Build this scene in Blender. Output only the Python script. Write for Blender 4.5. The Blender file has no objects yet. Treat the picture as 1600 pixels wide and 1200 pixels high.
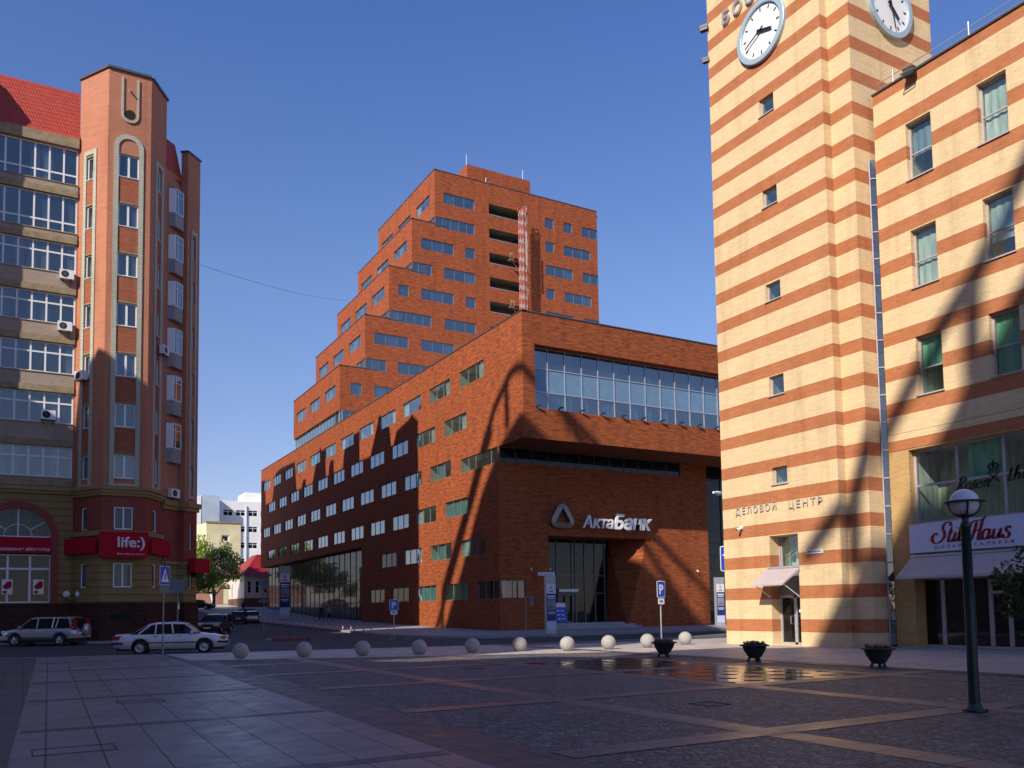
import bpy, math, random
from mathutils import Vector, Matrix
random.seed(11)
R = math.radians
PI = math.pi
scene = bpy.context.scene

# ------------------------------------------------------------------ camera
cam = bpy.data.cameras.new("camera")
camo = bpy.data.objects.new("camera", cam)
scene.collection.objects.link(camo)
scene.camera = camo
YAW, PITCH, ROLL = .515596732, .0681120221, -.0150284873
fw = Vector((math.sin(YAW)*math.cos(PITCH), math.cos(YAW)*math.cos(PITCH), math.sin(PITCH)))
rt = Vector((math.cos(YAW), -math.sin(YAW), 0))
up = rt.cross(fw)
c_, s_ = math.cos(ROLL), math.sin(ROLL)
r2 = c_*rt + s_*up
u2 = -s_*rt + c_*up
M = Matrix((r2, u2, -fw)).transposed().to_4x4()
M.translation = Vector((0, 0, 1.6))
camo.matrix_world = M
cam.sensor_width = 36
cam.lens = 1342.523/1600*36
cam.shift_y = 261.2134/1600
cam.clip_end = 6000
cam.clip_start = .1

# ------------------------------------------------------------------ sun + sky
SUNV = Vector((1, .505, -.763)).normalized()      # direction the light travels
TO = -SUNV
sun = bpy.data.lights.new("sun", 'SUN')
sun.energy = 5.0
sun.angle = R(.55)
sun.color = (1, .92, .78)
suno = bpy.data.objects.new("sun", sun)
scene.collection.objects.link(suno)
suno.rotation_euler = SUNV.to_track_quat('-Z', 'Y').to_euler()
suno.location = (-60, -30, 80)
w = bpy.data.worlds.new("World")
scene.world = w
w.use_nodes = True
nt = w.node_tree
sky = nt.nodes.new('ShaderNodeTexSky')
sky.sky_type = 'NISHITA'
sky.sun_disc = False
sky.sun_elevation = math.asin(TO.z)
sky.sun_rotation = math.atan2(TO.x, TO.y)
sky.air_density = 1.0
sky.dust_density = .2
sky.ozone_density = 5
bg = nt.nodes['Background']
bg.inputs['Strength'].default_value = .118
tint = nt.nodes.new('ShaderNodeMix')            # the deep violet-blue of a dry evening sky
tint.data_type = 'RGBA'; tint.blend_type = 'MULTIPLY'; tint.inputs[0].default_value = 1
tc = nt.nodes.new('ShaderNodeTexCoord'); sx = nt.nodes.new('ShaderNodeSeparateXYZ'); cr_ = nt.nodes.new('ShaderNodeValToRGB')
nt.links.new(tc.outputs['Generated'], sx.inputs[0]); nt.links.new(sx.outputs[2], cr_.inputs[0])
el = cr_.color_ramp.elements
el[0].position = .08; el[0].color = (1.22, .93, .95, 1)
el[1].position = .85; el[1].color = (.74, .80, 1.15, 1)
e = el.new(.36); e.color = (1.20, 1.12, 1.24, 1)
e = el.new(.58); e.color = (.90, 1.01, 1.36, 1)
nt.links.new(cr_.outputs[0], tint.inputs[7])
nt.links.new(sky.outputs[0], tint.inputs[6])
nt.links.new(tint.outputs[2], bg.inputs[0])
scene.view_settings.view_transform = 'Standard'
scene.view_settings.look = 'None'
scene.view_settings.gamma = 1
scene.view_settings.exposure = 0.12
scene.cycles.max_bounces = 8
scene.cycles.transparent_max_bounces = 12

# ------------------------------------------------------------------ materials
MATS = {}
class NT:
    def __init__(s, name):
        m = bpy.data.materials.new(name); m.use_nodes = True
        s.m = m; s.t = m.node_tree; s.b = s.t.nodes['Principled BSDF']
        MATS[name] = m
    def n(s, typ, **kw):
        nd = s.t.nodes.new(typ)
        for k, v in kw.items():
            if k.startswith('i_'):
                nd.inputs[k[2:].replace('_', ' ')].default_value = v
            else: setattr(nd, k, v)
        return nd
    def l(s, a, b): s.t.links.new(a, b)
    def math(s, op, a, b=None):
        nd = s.n('ShaderNodeMath', operation=op)
        for i, v in enumerate((a, b)):
            if v is None: continue
            if hasattr(v, 'links'): s.l(v, nd.inputs[i])
            else: nd.inputs[i].default_value = v
        return nd.outputs[0]
    def mix(s, fac, a, b, mode='MIX'):
        nd = s.n('ShaderNodeMix', data_type='RGBA', blend_type=mode)
        for i, v in ((0, fac), (6, a), (7, b)):
            if hasattr(v, 'links'): s.l(v, nd.inputs[i])
            else: nd.inputs[i].default_value = v if i == 0 else (*v, 1)
        return nd.outputs[2]
    def pos(s):
        g = s.n('ShaderNodeNewGeometry')
        x = s.n('ShaderNodeSeparateXYZ'); s.l(g.outputs['Position'], x.inputs[0])
        return g, x
    def uv(s, sx=1, sz=1):
        """wall coordinates: along (x+y), up z"""
        g, x = s.pos()
        a = s.math('ADD', x.outputs[0], x.outputs[1])
        c = s.n('ShaderNodeCombineXYZ')
        s.l(s.math('MULTIPLY', a, sx), c.inputs[0]); s.l(s.math('MULTIPLY', x.outputs[2], sz), c.inputs[1])
        return c.outputs[0], x
    def noise(s, vec, scale, detail=3, rough=.6):
        nd = s.n('ShaderNodeTexNoise'); nd.inputs['Scale'].default_value = scale
        nd.inputs['Detail'].default_value = detail; nd.inputs['Roughness'].default_value = rough
        if vec is not None: s.l(vec, nd.inputs['Vector'])
        return nd.outputs['Fac']
    def ramp(s, fac, stops):
        r = s.n('ShaderNodeValToRGB'); e = r.color_ramp.elements
        while len(e) > 1: e.remove(e[0])
        for i, (p, c) in enumerate(stops):
            el = e[0] if i == 0 else e.new(p)
            el.position = p; el.color = (*c, 1) if len(c) == 3 else c
        s.l(fac, r.inputs[0]); return r.outputs[0]
    def base(s, v):
        if hasattr(v, 'links'): s.l(v, s.b.inputs['Base Color'])
        else: s.b.inputs['Base Color'].default_value = (*v, 1)
    def bump(s, h, strength=.3, dist=.02):
        bp = s.n('ShaderNodeBump'); bp.inputs['Strength'].default_value = strength; bp.inputs['Distance'].default_value = dist
        s.l(h, bp.inputs['Height']); s.l(bp.outputs[0], s.b.inputs['Normal'])

def plain(name, col, rough=.6, metal=0, var=.12, scale=6, spec=.5, coat=0):
    t = NT(name)
    g, x = t.pos()
    f = t.noise(g.outputs['Position'], scale)
    lo = tuple(c*(1-var) for c in col); hi = tuple(min(1, c*(1+var)) for c in col)
    t.base(t.ramp(f, [(.3, lo), (.7, hi)]))
    t.b.inputs['Roughness'].default_value = rough
    t.b.inputs['Metallic'].default_value = metal
    t.b.inputs['Specular IOR Level'].default_value = spec
    t.b.inputs['Coat Weight'].default_value = coat
    return t.m

def brick(name, cols, mortar, bw=.25, bh=.075, stretch=True, big=.25, msize=.008, rough=.85, bands=None, bump=.25):
    """cols: list of brick colours picked per brick; bands: (offset, period, duty, cols2)"""
    t = NT(name)
    vec, x = t.uv()
    def layer(cl, mort):
        br = t.n('ShaderNodeTexBrick'); t.l(vec, br.inputs['Vector'])
        br.inputs['Scale'].default_value = 1; br.inputs['Brick Width'].default_value = bw
        br.inputs['Row Height'].default_value = bh; br.inputs['Mortar Size'].default_value = msize
        br.inputs['Mortar Smooth'].default_value = .3; br.inputs['Bias'].default_value = -.1
        br.inputs['Color1'].default_value = (*cl[0], 1); br.inputs['Color2'].default_value = (*cl[1], 1)
        br.inputs['Mortar'].default_value = (*mort, 1)
        return br
    b1 = layer(cols, mortar)
    col = b1.outputs['Color']
    # courses of odd-coloured bricks: noise stretched along the wall
    v2, _ = t.uv(.55, 3.2)
    n2 = t.noise(v2, 2.2, 4, .7)
    if stretch:
        col = t.mix(t.ramp(n2, [(.44, (0, 0, 0)), (.62, (1, 1, 1))]), col, cols[2])
    if bands:
        b2 = layer(bands[3], mortar if len(bands) < 5 else bands[4])
        c2 = t.mix(t.ramp(n2, [(.45, (0, 0, 0)), (.7, (1, 1, 1))]), b2.outputs['Color'], bands[3][2])
        fr = t.math('FRACT', t.math('DIVIDE', t.math('SUBTRACT', x.outputs[2], bands[0]), bands[1]))
        sel = t.math('LESS_THAN', fr, bands[2])
        col = t.mix(sel, col, c2)
    g, _ = t.pos()
    n1 = t.noise(g.outputs['Position'], big, 4, .6)
    col = t.mix(.5, col, t.ramp(n1, [(.3, (.78, .78, .78)), (.7, (1.0, 1.0, 1.0))]), 'MULTIPLY')
    v3, _ = t.uv(.8, .05)                       # rain streaks and soot, paler and darker runs down the wall
    n3 = t.noise(v3, 1.6, 5, .65)
    col = t.mix(.55, col, t.ramp(n3, [(.30, (.66, .64, .62)), (.48, (.98, .98, .98)), (.75, (1.06, 1.05, 1.04))]), 'MULTIPLY')
    t.base(col)
    t.b.inputs['Roughness'].default_value = rough
    t.b.inputs['Specular IOR Level'].default_value = .25
    t.bump(b1.outputs['Fac'], bump, -.01)
    return t.m

brick('bank_brick', [(.51, .122, .030), (.37, .085, .024), (.19, .055, .027)], (.24, .08, .04), .30, .085)
brick('terrace_brick', [(.51, .122, .036), (.38, .088, .028), (.22, .058, .030)], (.24, .085, .045), .34, .10)
CREAM = [(.87, .65, .38), (.76, .55, .31), (.82, .61, .36)]
RED = [(.56, .195, .072), (.44, .145, .054), (.50, .18, .078)]
brick('striped_brick', CREAM, (.62, .46, .29), .25, .082, bands=(.55, 1.314, .385, RED, (.45, .22, .13)), big=.6, msize=.010, bump=.35)
brick('wing_brick', CREAM, (.62, .46, .29), .25, .082, bands=(.44, 1.35, .38, RED, (.45, .22, .13)), big=.6, msize=.010, bump=.35)
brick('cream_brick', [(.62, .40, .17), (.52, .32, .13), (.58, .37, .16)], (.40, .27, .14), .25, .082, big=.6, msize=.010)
brick('pier_brick', [(.58, .225, .125), (.47, .165, .09), (.54, .22, .13)], (.36, .23, .17), .26, .085, big=.4)
brick('panel_brick', [(.48, .14, .065), (.36, .10, .048), (.32, .10, .055)], (.28, .16, .11), .26, .085, big=.4)
brick('surround_brick', [(.55, .56, .45), (.46, .47, .38), (.52, .54, .44)], (.30, .30, .26), .5, .11, stretch=False, msize=.016)
brick('spandrel_brick', [(.46, .36, .29), (.37, .28, .22), (.40, .31, .25)], (.33, .29, .24), .26, .085, big=.6)
brick('grey_brick', [(.40, .37, .36), (.33, .30, .29), (.36, .33, .33)], (.25, .24, .23), .26, .1, stretch=False)
brick('plinth_stone', [(.075, .030, .022), (.055, .024, .018), (.06, .022, .018)], (.02, .012, .01), .9, .32, stretch=False, msize=.02)
brick('neighbour_brick', [(.50, .42, .33), (.43, .36, .28), (.47, .4, .3)], (.4, .36, .3), .26, .085)
brick('pink_brick', [(.42, .22, .16), (.35, .17, .12), (.4, .2, .15)], (.4, .33, .28), .26, .085)

def rustic(name, col, groove, h=.47):
    t = NT(name); g, x = t.pos()
    fr = t.math('FRACT', t.math('DIVIDE', t.math('SUBTRACT', x.outputs[2], .12), h))
    gsel = t.math('LESS_THAN', fr, .09)
    n1 = t.noise(g.outputs['Position'], 1.2, 4)
    base = t.ramp(n1, [(.3, tuple(c*.82 for c in col)), (.7, col)])
    t.base(t.mix(gsel, base, groove)); t.b.inputs['Roughness'].default_value = .8
    t.bump(gsel, .8, -.03)
rustic('ochre_rustic', (.30, .20, .075), (.10, .065, .03))
plain('ochre_plaster', (.32, .215, .085), .8, scale=1.5)
plain('red_plaster', (.26, .055, .035), .75, scale=1.5)
plain('loggia_render', (.15, .145, .115), .9, scale=.8, var=.3); plain('ledge_stone', (.30, .23, .14), .85, scale=2.5, var=.25)
def tiles(name, col):
    t = NT(name); vec, x = t.uv()
    br = t.n('ShaderNodeTexBrick'); t.l(vec, br.inputs['Vector'])
    for k, v in (('Scale', 1), ('Brick Width', .19), ('Row Height', .34), ('Mortar Size', .022), ('Mortar Smooth', .6), ('Offset', 0)):
        if k == 'Offset': br.offset = 0
        else: br.inputs[k].default_value = v
    br.inputs['Color1'].default_value = (*col, 1); br.inputs['Color2'].default_value = (col[0]*.85, col[1]*.8, col[2]*.8, 1)
    br.inputs['Mortar'].default_value = (col[0]*.35, col[1]*.3, col[2]*.3, 1)
    t.base(br.outputs['Color']); t.b.inputs['Roughness'].default_value = .45; t.bump(br.outputs['Fac'], .5, -.03)
tiles('red_roof_tile', (.50, .050, .020))

def glass(name, tint, rough=.015, body=(.02, .03, .035), trans=.62, refl=.1, graze=.8):
    t = NT(name)
    out = t.t.nodes['Material Output']
    lw = t.n('ShaderNodeLayerWeight'); lw.inputs['Blend'].default_value = .5
    tr = t.n('ShaderNodeBsdfTransparent'); tr.inputs[0].default_value = (*tint, 1)
    t.base(body); t.b.inputs['Roughness'].default_value = .25; t.b.inputs['Specular IOR Level'].default_value = .08
    mx0 = t.n('ShaderNodeMixShader'); mx0.inputs[0].default_value = trans
    t.l(t.b.outputs[0], mx0.inputs[1]); t.l(tr.outputs[0], mx0.inputs[2])
    gl = t.n('ShaderNodeBsdfGlossy'); gl.inputs['Roughness'].default_value = rough; gl.inputs[0].default_value = (.92, .96, 1, 1)
    g, x = t.pos()
    nz = t.noise(g.outputs['Position'], .9, 1)
    bp = t.n('ShaderNodeBump'); bp.inputs['Strength'].default_value = .02; bp.inputs['Distance'].default_value = .3
    t.l(nz, bp.inputs['Height']); t.l(bp.outputs[0], gl.inputs['Normal'])
    mx = t.n('ShaderNodeMixShader')
    f2 = t.math('MULTIPLY', lw.outputs['Facing'], lw.outputs['Facing'])
    fac = t.math('ADD', t.math('MULTIPLY', f2, graze), refl)
    t.l(fac, mx.inputs[0]); t.l(mx0.outputs[0], mx.inputs[1]); t.l(gl.outputs[0], mx.inputs[2])
    t.l(mx.outputs[0], out.inputs['Surface'])
glass('glass_clear', (.70, .88, .84), trans=.85, refl=.10, graze=.85, body=(.05, .12, .13))
glass('glass_blue', (.45, .62, .75), body=(.03, .06, .10), trans=.5, refl=.22, graze=.5)
glass('glass_home', (.6, .68, .72), body=(.03, .05, .07), trans=.55, refl=.13, graze=.6)
glass('glass_shop', (.80, .92, .84), body=(.05, .08, .07), trans=.9, refl=.10, graze=.5)
glass('glass_dark', (.30, .36, .36), body=(.010, .013, .015), trans=.3, refl=.03, graze=.18)
glass('glass_dim', (.6, .68, .72), body=(.03, .04, .05), trans=.6, refl=.03, graze=.35)
glass('glass_car', (.22, .28, .28), body=(.012, .016, .018), trans=.4, refl=.02, graze=.16)
plain('spandrel_glass', (.16, .27, .40), .12, scale=2, var=.1, spec=.8)
def room(name, col, blind=None):
    t = NT(name); vec, x = t.uv(1, .15)
    f = t.noise(vec, 5, 2)
    t.base(t.ramp(f, [(.35, tuple(c*.6 for c in col)), (.65, col)])); t.b.inputs['Roughness'].default_value = .9
room('room_light', (.66, .68, .55)); room('room_dark', (.10, .115, .11)); room('room_mid', (.30, .34, .30))
room('curtain', (.72, .73, .74)); room('curtain_blue', (.30, .38, .52)); room('blind_green', (.30, .70, .48)); room('room_teal', (.22, .34, .32)); room('blind_teal', (.25, .42, .44))
plain('frame_grey', (.17, .18, .19), .45); plain('frame_white', (.80, .80, .82), .4, var=.04); plain('frame_dark', (.03, .033, .036), .4)
plain('frame_silver', (.50, .50, .53), .35, .4); plain('frame_mauve', (.46, .40, .42), .5)
plain('metal_cap', (.12, .12, .13), .45, .5); plain('dark_void', (.012, .012, .012), .9)
plain('letter_pale', (.55, .53, .50), .5, .2); plain('letter_metal', (.62, .62, .63), .35, .6); plain('white_paint', (.80, .80, .82), .45, var=.05); plain('letter_white', (.86, .86, .9), .4, var=.02)
plain('logo_metal', (.24, .21, .18), .35, .7, scale=3)
plain('drain_iron', (.06, .06, .065), .6, var=.4); plain('worn_yellow', (.22, .16, .05), .85, var=.5, scale=3); plain('clock_white', (.86, .86, .84), .4, var=.03); plain('clock_rim', (.44, .54, .62), .4, .2, var=.05); plain('black_paint', (.012, .012, .013), .35)
plain('awning_cloth', (.50, .42, .42), .8, var=.08, scale=1.2); plain('sign_white', (.60, .62, .82), .5, var=.04); plain('sign_red', (.46, .008, .026), .75, var=.05, spec=.15)
plain('text_red', (.22, .004, .014), .5); plain('text_purple', (.16, .08, .2), .5); plain('text_pale', (.72, .70, .80), .5)
plain('sign_blue', (.015, .07, .50), .35, var=.05); plain('sign_navy', (.012, .03, .20), .4, var=.1); plain('back_grey', (.16, .20, .22), .5)
plain('pole_grey', (.30, .30, .31), .45, .4); plain('lamp_green', (.010, .028, .026), .4, coat=.3); plain('globe_white', (.80, .78, .84), .25, var=.02)
plain('concrete', (.50, .48, .46), .85, scale=14, var=.2); plain('ball_stone', (.38, .36, .34), .8, scale=22, var=.22)
plain('kerb_stone', (.30, .29, .29), .85, scale=4, var=.2); plain('planter_iron', (.030, .036, .034), .5, scale=12, var=.3)
plain('soil', (.03, .022, .015), .95); plain('flower_pink', (.42, .16, .18), .7); plain('flower_cream', (.62, .52, .38), .7)
plain('crane_red', (.50, .10, .07), .5); plain('crane_white', (.58, .40, .36), .5)
plain('car_silver', (.50, .50, .56), .32, .55, var=.03, coat=.6); plain('car_white', (.74, .73, .80), .3, 0, var=.02, coat=.6); plain('car_bronze', (.11, .095, .10), .3, .5, coat=.6)
plain('car_black', (.012, .012, .014), .25, .2, coat=.7); plain('tyre', (.018, .018, .019), .85); plain('rim', (.52, .52, .54), .3, .7); plain('trim_black', (.02, .02, .021), .6)
plain('lamp_red', (.35, .012, .012), .2, coat=.5); plain('lamp_amber', (.60, .12, .02), .2, coat=.5); plain('lamp_clear', (.70, .72, .74), .15, coat=.5)
plain('hospital_white', (.86, .85, .84), .8, scale=.4, var=.06); plain('hospital_blue', (.42, .50, .58), .7, scale=.4); plain('house_yellow', (.72, .66, .42), .8, scale=.5)
plain('house_cream', (.62, .55, .48), .8, scale=.6); plain('house_brown', (.13, .06, .05), .85); plain('roof_metal_red', (.33, .018, .014), .45, scale=1)
plain('bark', (.07, .05, .035), .9, scale=8, var=.3)
plain('skin', (.45, .28, .2), .6); plain('cloth_dark', (.02, .02, .025), .9); plain('cloth_shirt', (.35, .34, .36), .9); plain('hair', (.02, .015, .012), .7)
def leaf(name, a, b):
    t = NT(name); g, x = t.pos()
    f = t.noise(g.outputs['Position'], 1.6, 3)
    t.base(t.ramp(f, [(.3, a), (.72, b)])); t.b.inputs['Roughness'].default_value = .55
    try: t.b.inputs['Transmission Weight'].default_value = 0
    except Exception: pass
    tl = t.n('ShaderNodeBsdfTranslucent'); tl.inputs[0].default_value = (b[0]*1.2, b[1]*1.4, b[2]*.7, 1)
    mx = t.n('ShaderNodeMixShader'); mx.inputs[0].default_value = .3
    t.l(t.b.outputs[0], mx.inputs[1]); t.l(tl.outputs[0], mx.inputs[2]); t.l(mx.outputs[0], t.t.nodes['Material Output'].inputs['Surface'])
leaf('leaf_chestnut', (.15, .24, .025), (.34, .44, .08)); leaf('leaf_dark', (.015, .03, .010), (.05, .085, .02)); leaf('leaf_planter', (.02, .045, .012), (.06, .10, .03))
plain('blossom', (.62, .55, .36), .8)

# ground materials
t = NT('asphalt'); g, x = t.pos()
n1 = t.noise(g.outputs['Position'], .35, 5); n2 = t.noise(g.outputs['Position'], 60, 2)
c = t.ramp(n1, [(.3, (.040, .040, .043)), (.7, (.070, .069, .072))]); c = t.mix(.5, c, t.ramp(n2, [(.3, (.6, .6, .6)), (.7, (1.2, 1.2, 1.2))]), 'MULTIPLY')
t.base(c); t.b.inputs['Roughness'].default_value = .8; t.bump(n2, .25, .01)
t = NT('cobble'); g, x = t.pos()
vo = t.n('ShaderNodeTexVoronoi'); vo.feature = 'DISTANCE_TO_EDGE'; vo.inputs['Scale'].default_value = 9.5; t.l(g.outputs['Position'], vo.inputs['Vector'])
vc = t.n('ShaderNodeTexVoronoi'); vc.inputs['Scale'].default_value = 9.5; t.l(g.outputs['Position'], vc.inputs['Vector'])
sh = t.ramp(vo.outputs['Distance'], [(.03, (.25, .25, .25)), (.16, (1, 1, 1))])
hs = t.n('ShaderNodeSeparateColor'); t.l(vc.outputs['Color'], hs.inputs[0])
cc = t.ramp(hs.outputs[0], [(.0, (.105, .105, .11)), (.6, (.18, .178, .18)), (1, (.27, .26, .255))])
c = t.mix(.85, cc, sh, 'MULTIPLY')
n1 = t.noise(g.outputs['Position'], .5, 4)
c = t.mix(.6, c, t.ramp(n1, [(.3, (.7, .7, .72)), (.7, (1.1, 1.08, 1.05))]), 'MULTIPLY')
t.base(c); t.b.inputs['Roughness'].default_value = .62; t.bump(vo.outputs['Distance'], .9, .05)
def slab(name, c1, c2, joint, bw, bh, rough=.6, yaw=0, offset=0, msize=.012, spec=.4):
    t = NT(name); g, x = t.pos()
    mp = t.n('ShaderNodeMapping'); mp.inputs['Rotation'].default_value[2] = yaw; t.l(g.outputs['Position'], mp.inputs['Vector'])
    br = t.n('ShaderNodeTexBrick'); br.offset = offset; t.l(mp.outputs[0], br.inputs['Vector'])
    for k, v in (('Scale', 1), ('Brick Width', bw), ('Row Height', bh), ('Mortar Size', msize), ('Mortar Smooth', .2)): br.inputs[k].default_value = v
    br.inputs['Color1'].default_value = (*c1, 1); br.inputs['Color2'].default_value = (*c2, 1); br.inputs['Mortar'].default_value = (*joint, 1)
    n1 = t.noise(g.outputs['Position'], .8, 5, .65)
    col = t.mix(.8, br.outputs['Color'], t.ramp(n1, [(.28, (.62, .62, .64)), (.7, (1.12, 1.1, 1.08))]), 'MULTIPLY')
    t.base(col); t.b.inputs['Roughness'].default_value = rough; t.b.inputs['Specular IOR Level'].default_value = spec
    n3 = t.noise(g.outputs['Position'], 2.2, 3)
    t.l(t.ramp(n3, [(.3, (rough*.75,)*3), (.7, (min(1, rough*1.2),)*3)]), t.b.inputs['Roughness'])
    t.bump(br.outputs['Fac'], .35, -.01)
slab('path_slab', (.29, .285, .29), (.245, .24, .245), (.035, .035, .04), .60, 1.62, .42, yaw=R(1.2))
slab('path_dark', (.125, .125, .13), (.105, .105, .11), (.03, .03, .033), .45, .45, .5)
slab('strip_slab', (.27, .215, .205), (.22, .18, .175), (.06, .05, .05), .45, .45, .4)
slab('apron_slab', (.62, .55, .50), (.54, .48, .44), (.22, .19, .17), .5, .5, .55, offset=.5)
slab('pavement_slab', (.42, .41, .40), (.36, .35, .34), (.09, .09, .09), .5, .5, .7)
# wet fountain floor: glossy slabs with round grates
t = NT('wet_paving'); g, x = t.pos()
fx = t.math('SUBTRACT', t.math('FRACT', t.math('DIVIDE', x.outputs[0], .78)), .5); fy = t.math('SUBTRACT', t.math('FRACT', t.math('DIVIDE', x.outputs[1], .78)), .5)
d = t.math('SQRT', t.math('ADD', t.math('MULTIPLY', fx, fx), t.math('MULTIPLY', fy, fy)))
spot = t.math('LESS_THAN', d, .27)
t.base(t.mix(spot, (.06, .045, .043), (.03, .03, .034)))
nz = t.noise(g.outputs['Position'], 1.3, 4)
wet = t.ramp(nz, [(.30, (.30, .30, .30)), (.56, (.11, .11, .11))])
t.l(t.mix(spot, wet, (.75, .75, .75)), t.b.inputs['Roughness'])
t.b.inputs['Specular IOR Level'].default_value = .8
nf = t.noise(g.outputs['Position'], 14, 2); t.bump(nf, .05, .01)

# ------------------------------------------------------------------ mesh helpers
COL = scene.collection
class MB:
    def __init__(s): s.v = []; s.f = []; s.mi = []; s.sm = []; s.p = []; s.cuts = []
    def add(s, vs, fs, m=0, smooth=False):
        o = len(s.v); s.v += [tuple(p) for p in vs]
        for f in fs: s.f.append([i+o for i in f]); s.mi.append(m); s.sm.append(smooth)
    def quad(s, a, b, c, d, m=0): s.add([a, b, c, d], [(0, 1, 2, 3)], m)
    def box(s, x0, x1, y0, y1, z0, z1, m=0):
        s.p.append(len(s.f))
        P = [(x, y, z) for z in (z0, z1) for y in (y0, y1) for x in (x0, x1)]
        s.add(P, [(0, 2, 3, 1), (4, 5, 7, 6), (0, 1, 5, 4), (2, 6, 7, 3), (0, 4, 6, 2), (1, 3, 7, 5)], m)
    def fbox(s, F, u0, u1, d0, d1, z0, z1, m=0):
        s.p.append(len(s.f))
        P = [F(u, d, z) for z in (z0, z1) for d in (d0, d1) for u in (u0, u1)]
        s.add(P, [(0, 2, 3, 1), (4, 5, 7, 6), (0, 1, 5, 4), (2, 6, 7, 3), (0, 4, 6, 2), (1, 3, 7, 5)], m)
    def prism(s, poly, F3, a, b, m=0, smooth=False):
        """poly of 2-D points, F3(p2, t) -> 3-D; extruded from t=a to t=b"""
        s.p.append(len(s.f)); n = len(poly); vs = [F3(p, a) for p in poly]+[F3(p, b) for p in poly]
        fs = [tuple(range(n-1, -1, -1)), tuple(range(n, 2*n))]
        s.add(vs, fs, m)
        s.add(vs, [(i, (i+1) % n, n+(i+1) % n, n+i) for i in range(n)], m, smooth)
    def tube(s, p0, p1, r0, r1=None, n=8, m=0, caps=True):
        s.p.append(len(s.f)); p0, p1 = Vector(p0), Vector(p1); r1 = r0 if r1 is None else r1
        q = (p1-p0).to_track_quat('Z', 'Y'); vs = []
        for p, r in ((p0, r0), (p1, r1)):
            for k in range(n): vs.append(p+q @ Vector((r*math.cos(2*PI*k/n), r*math.sin(2*PI*k/n), 0)))
        s.add(vs, [(k, (k+1) % n, n+(k+1) % n, n+k) for k in range(n)], m, n > 5)
        if caps: s.add(vs, [tuple(range(n-1, -1, -1)), tuple(range(n, 2*n))], m)
    def path(s, pts, r, n=6, m=0):
        for a, b in zip(pts, pts[1:]): s.tube(a, b, r, r, n, m)
    def lathe(s, prof, c=(0, 0, 0), n=24, m=0, axis='z'):
        vs = []
        for r, z in prof:
            for k in range(n):
                a = 2*PI*k/n; p = (r*math.cos(a), r*math.sin(a), z)
                if axis == 'y': p = (p[0], z, p[1])
                vs.append((p[0]+c[0], p[1]+c[1], p[2]+c[2]))
        fs = []
        for i in range(len(prof)-1):
            for k in range(n):
                a, b = i*n+k, i*n+(k+1) % n
                f = (a, b, b+n, a+n); fs.append(f if axis == 'z' else f[::-1])
        s.add(vs, fs, m, True)
    def sphere(s, c, r, n=24, m=0, z0=-1, z1=1):
        k = n//2
        prof = []
        for i in range(k+1):
            a = math.asin(z0)+(math.asin(z1)-math.asin(z0))*i/k
            prof.append((max(1e-4, r*math.cos(a)), r*math.sin(a)))
        s.lathe(prof, c, n, m)
    def cut(s): s.cuts.append(len(s.f))
    def build_each(s, name, mats, parent=None):
        """each piece (one primitive, or what lies between two cuts) becomes an object of its own"""
        st = sorted(set(s.cuts or s.p)); st = [c for c in st if c < len(s.f)]
        if not st or st[0] != 0: st = [0]+st
        out = []
        for a, b in zip(st, st[1:]+[len(s.f)]):
            q = MB(); mp = {}
            for i in range(a, b):
                f = []
                for v in s.f[i]:
                    if v not in mp: mp[v] = len(q.v); q.v.append(s.v[v])
                    f.append(mp[v])
                q.f.append(f); q.mi.append(s.mi[i]); q.sm.append(s.sm[i])
            out.append(q.build(name, mats, parent))
        return out
    def build(s, name, mats, parent=None, off=None, auto=False):
        me = bpy.data.meshes.new(name)
        root = parent
        if off is None and root is not None:
            while root.parent: root = root.parent
            off = root.location if not root.get('_local') else (0, 0, 0)
        o3 = off or (0, 0, 0)
        me.from_pydata([(v[0]-o3[0], v[1]-o3[1], v[2]-o3[2]) for v in s.v], [], s.f)
        for mm in ([mats] if isinstance(mats, str) else mats): me.materials.append(MATS[mm])
        me.polygons.foreach_set('material_index', s.mi)
        me.polygons.foreach_set('use_smooth', s.sm)
        me.update()
        ob = bpy.data.objects.new(name, me); COL.objects.link(ob)
        if parent: ob.parent = parent
        elif off: ob.location = off
        return ob
def tag(o, label=None, cat=None, group=None, kind=None):
    for k, v in (('label', label), ('category', cat), ('group', group), ('kind', kind)):
        if v: o[k] = v
    return o
def thing(name, loc, label, cat, group=None, rz=0, local=False):
    e = bpy.data.objects.new(name, None); COL.objects.link(e); e.location = loc; e.rotation_euler = (0, 0, rz)
    e.empty_display_size = .5
    if local: e['_local'] = 1
    return tag(e, label, cat, group)
def dup(root, loc, rz=None, label=None, group=None):
    r = root.copy(); COL.objects.link(r); r.location = loc
    if rz is not None: r.rotation_euler = (0, 0, rz)
    if label: r['label'] = label
    if group: r['group'] = group
    for ch in list(root.children):
        c = ch.copy(); COL.objects.link(c); c.parent = r
        for g in ch.children:
            d = g.copy(); COL.objects.link(d); d.parent = c
    return r
def Frame(p0, p1):
    """wall frame from p0 to p1 seen from outside left to right; F(u, d, z), d = outwards"""
    dx, dy = p1[0]-p0[0], p1[1]-p0[1]; L = math.hypot(dx, dy); ux, uy = dx/L, dy/L
    nx, ny = uy, -ux
    def F(u, d, z): return (p0[0]+ux*u+nx*d, p0[1]+uy*u+ny*d, z)
    F.L = L
    return F
FX = lambda X: (lambda u, d, z: (X-d, -u, z))          # wall facing -X, u = -Y (left to right seen from outside)
FY = lambda Y: (lambda u, d, z: (u, Y-d, z))           # wall facing -Y, u = X

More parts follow.
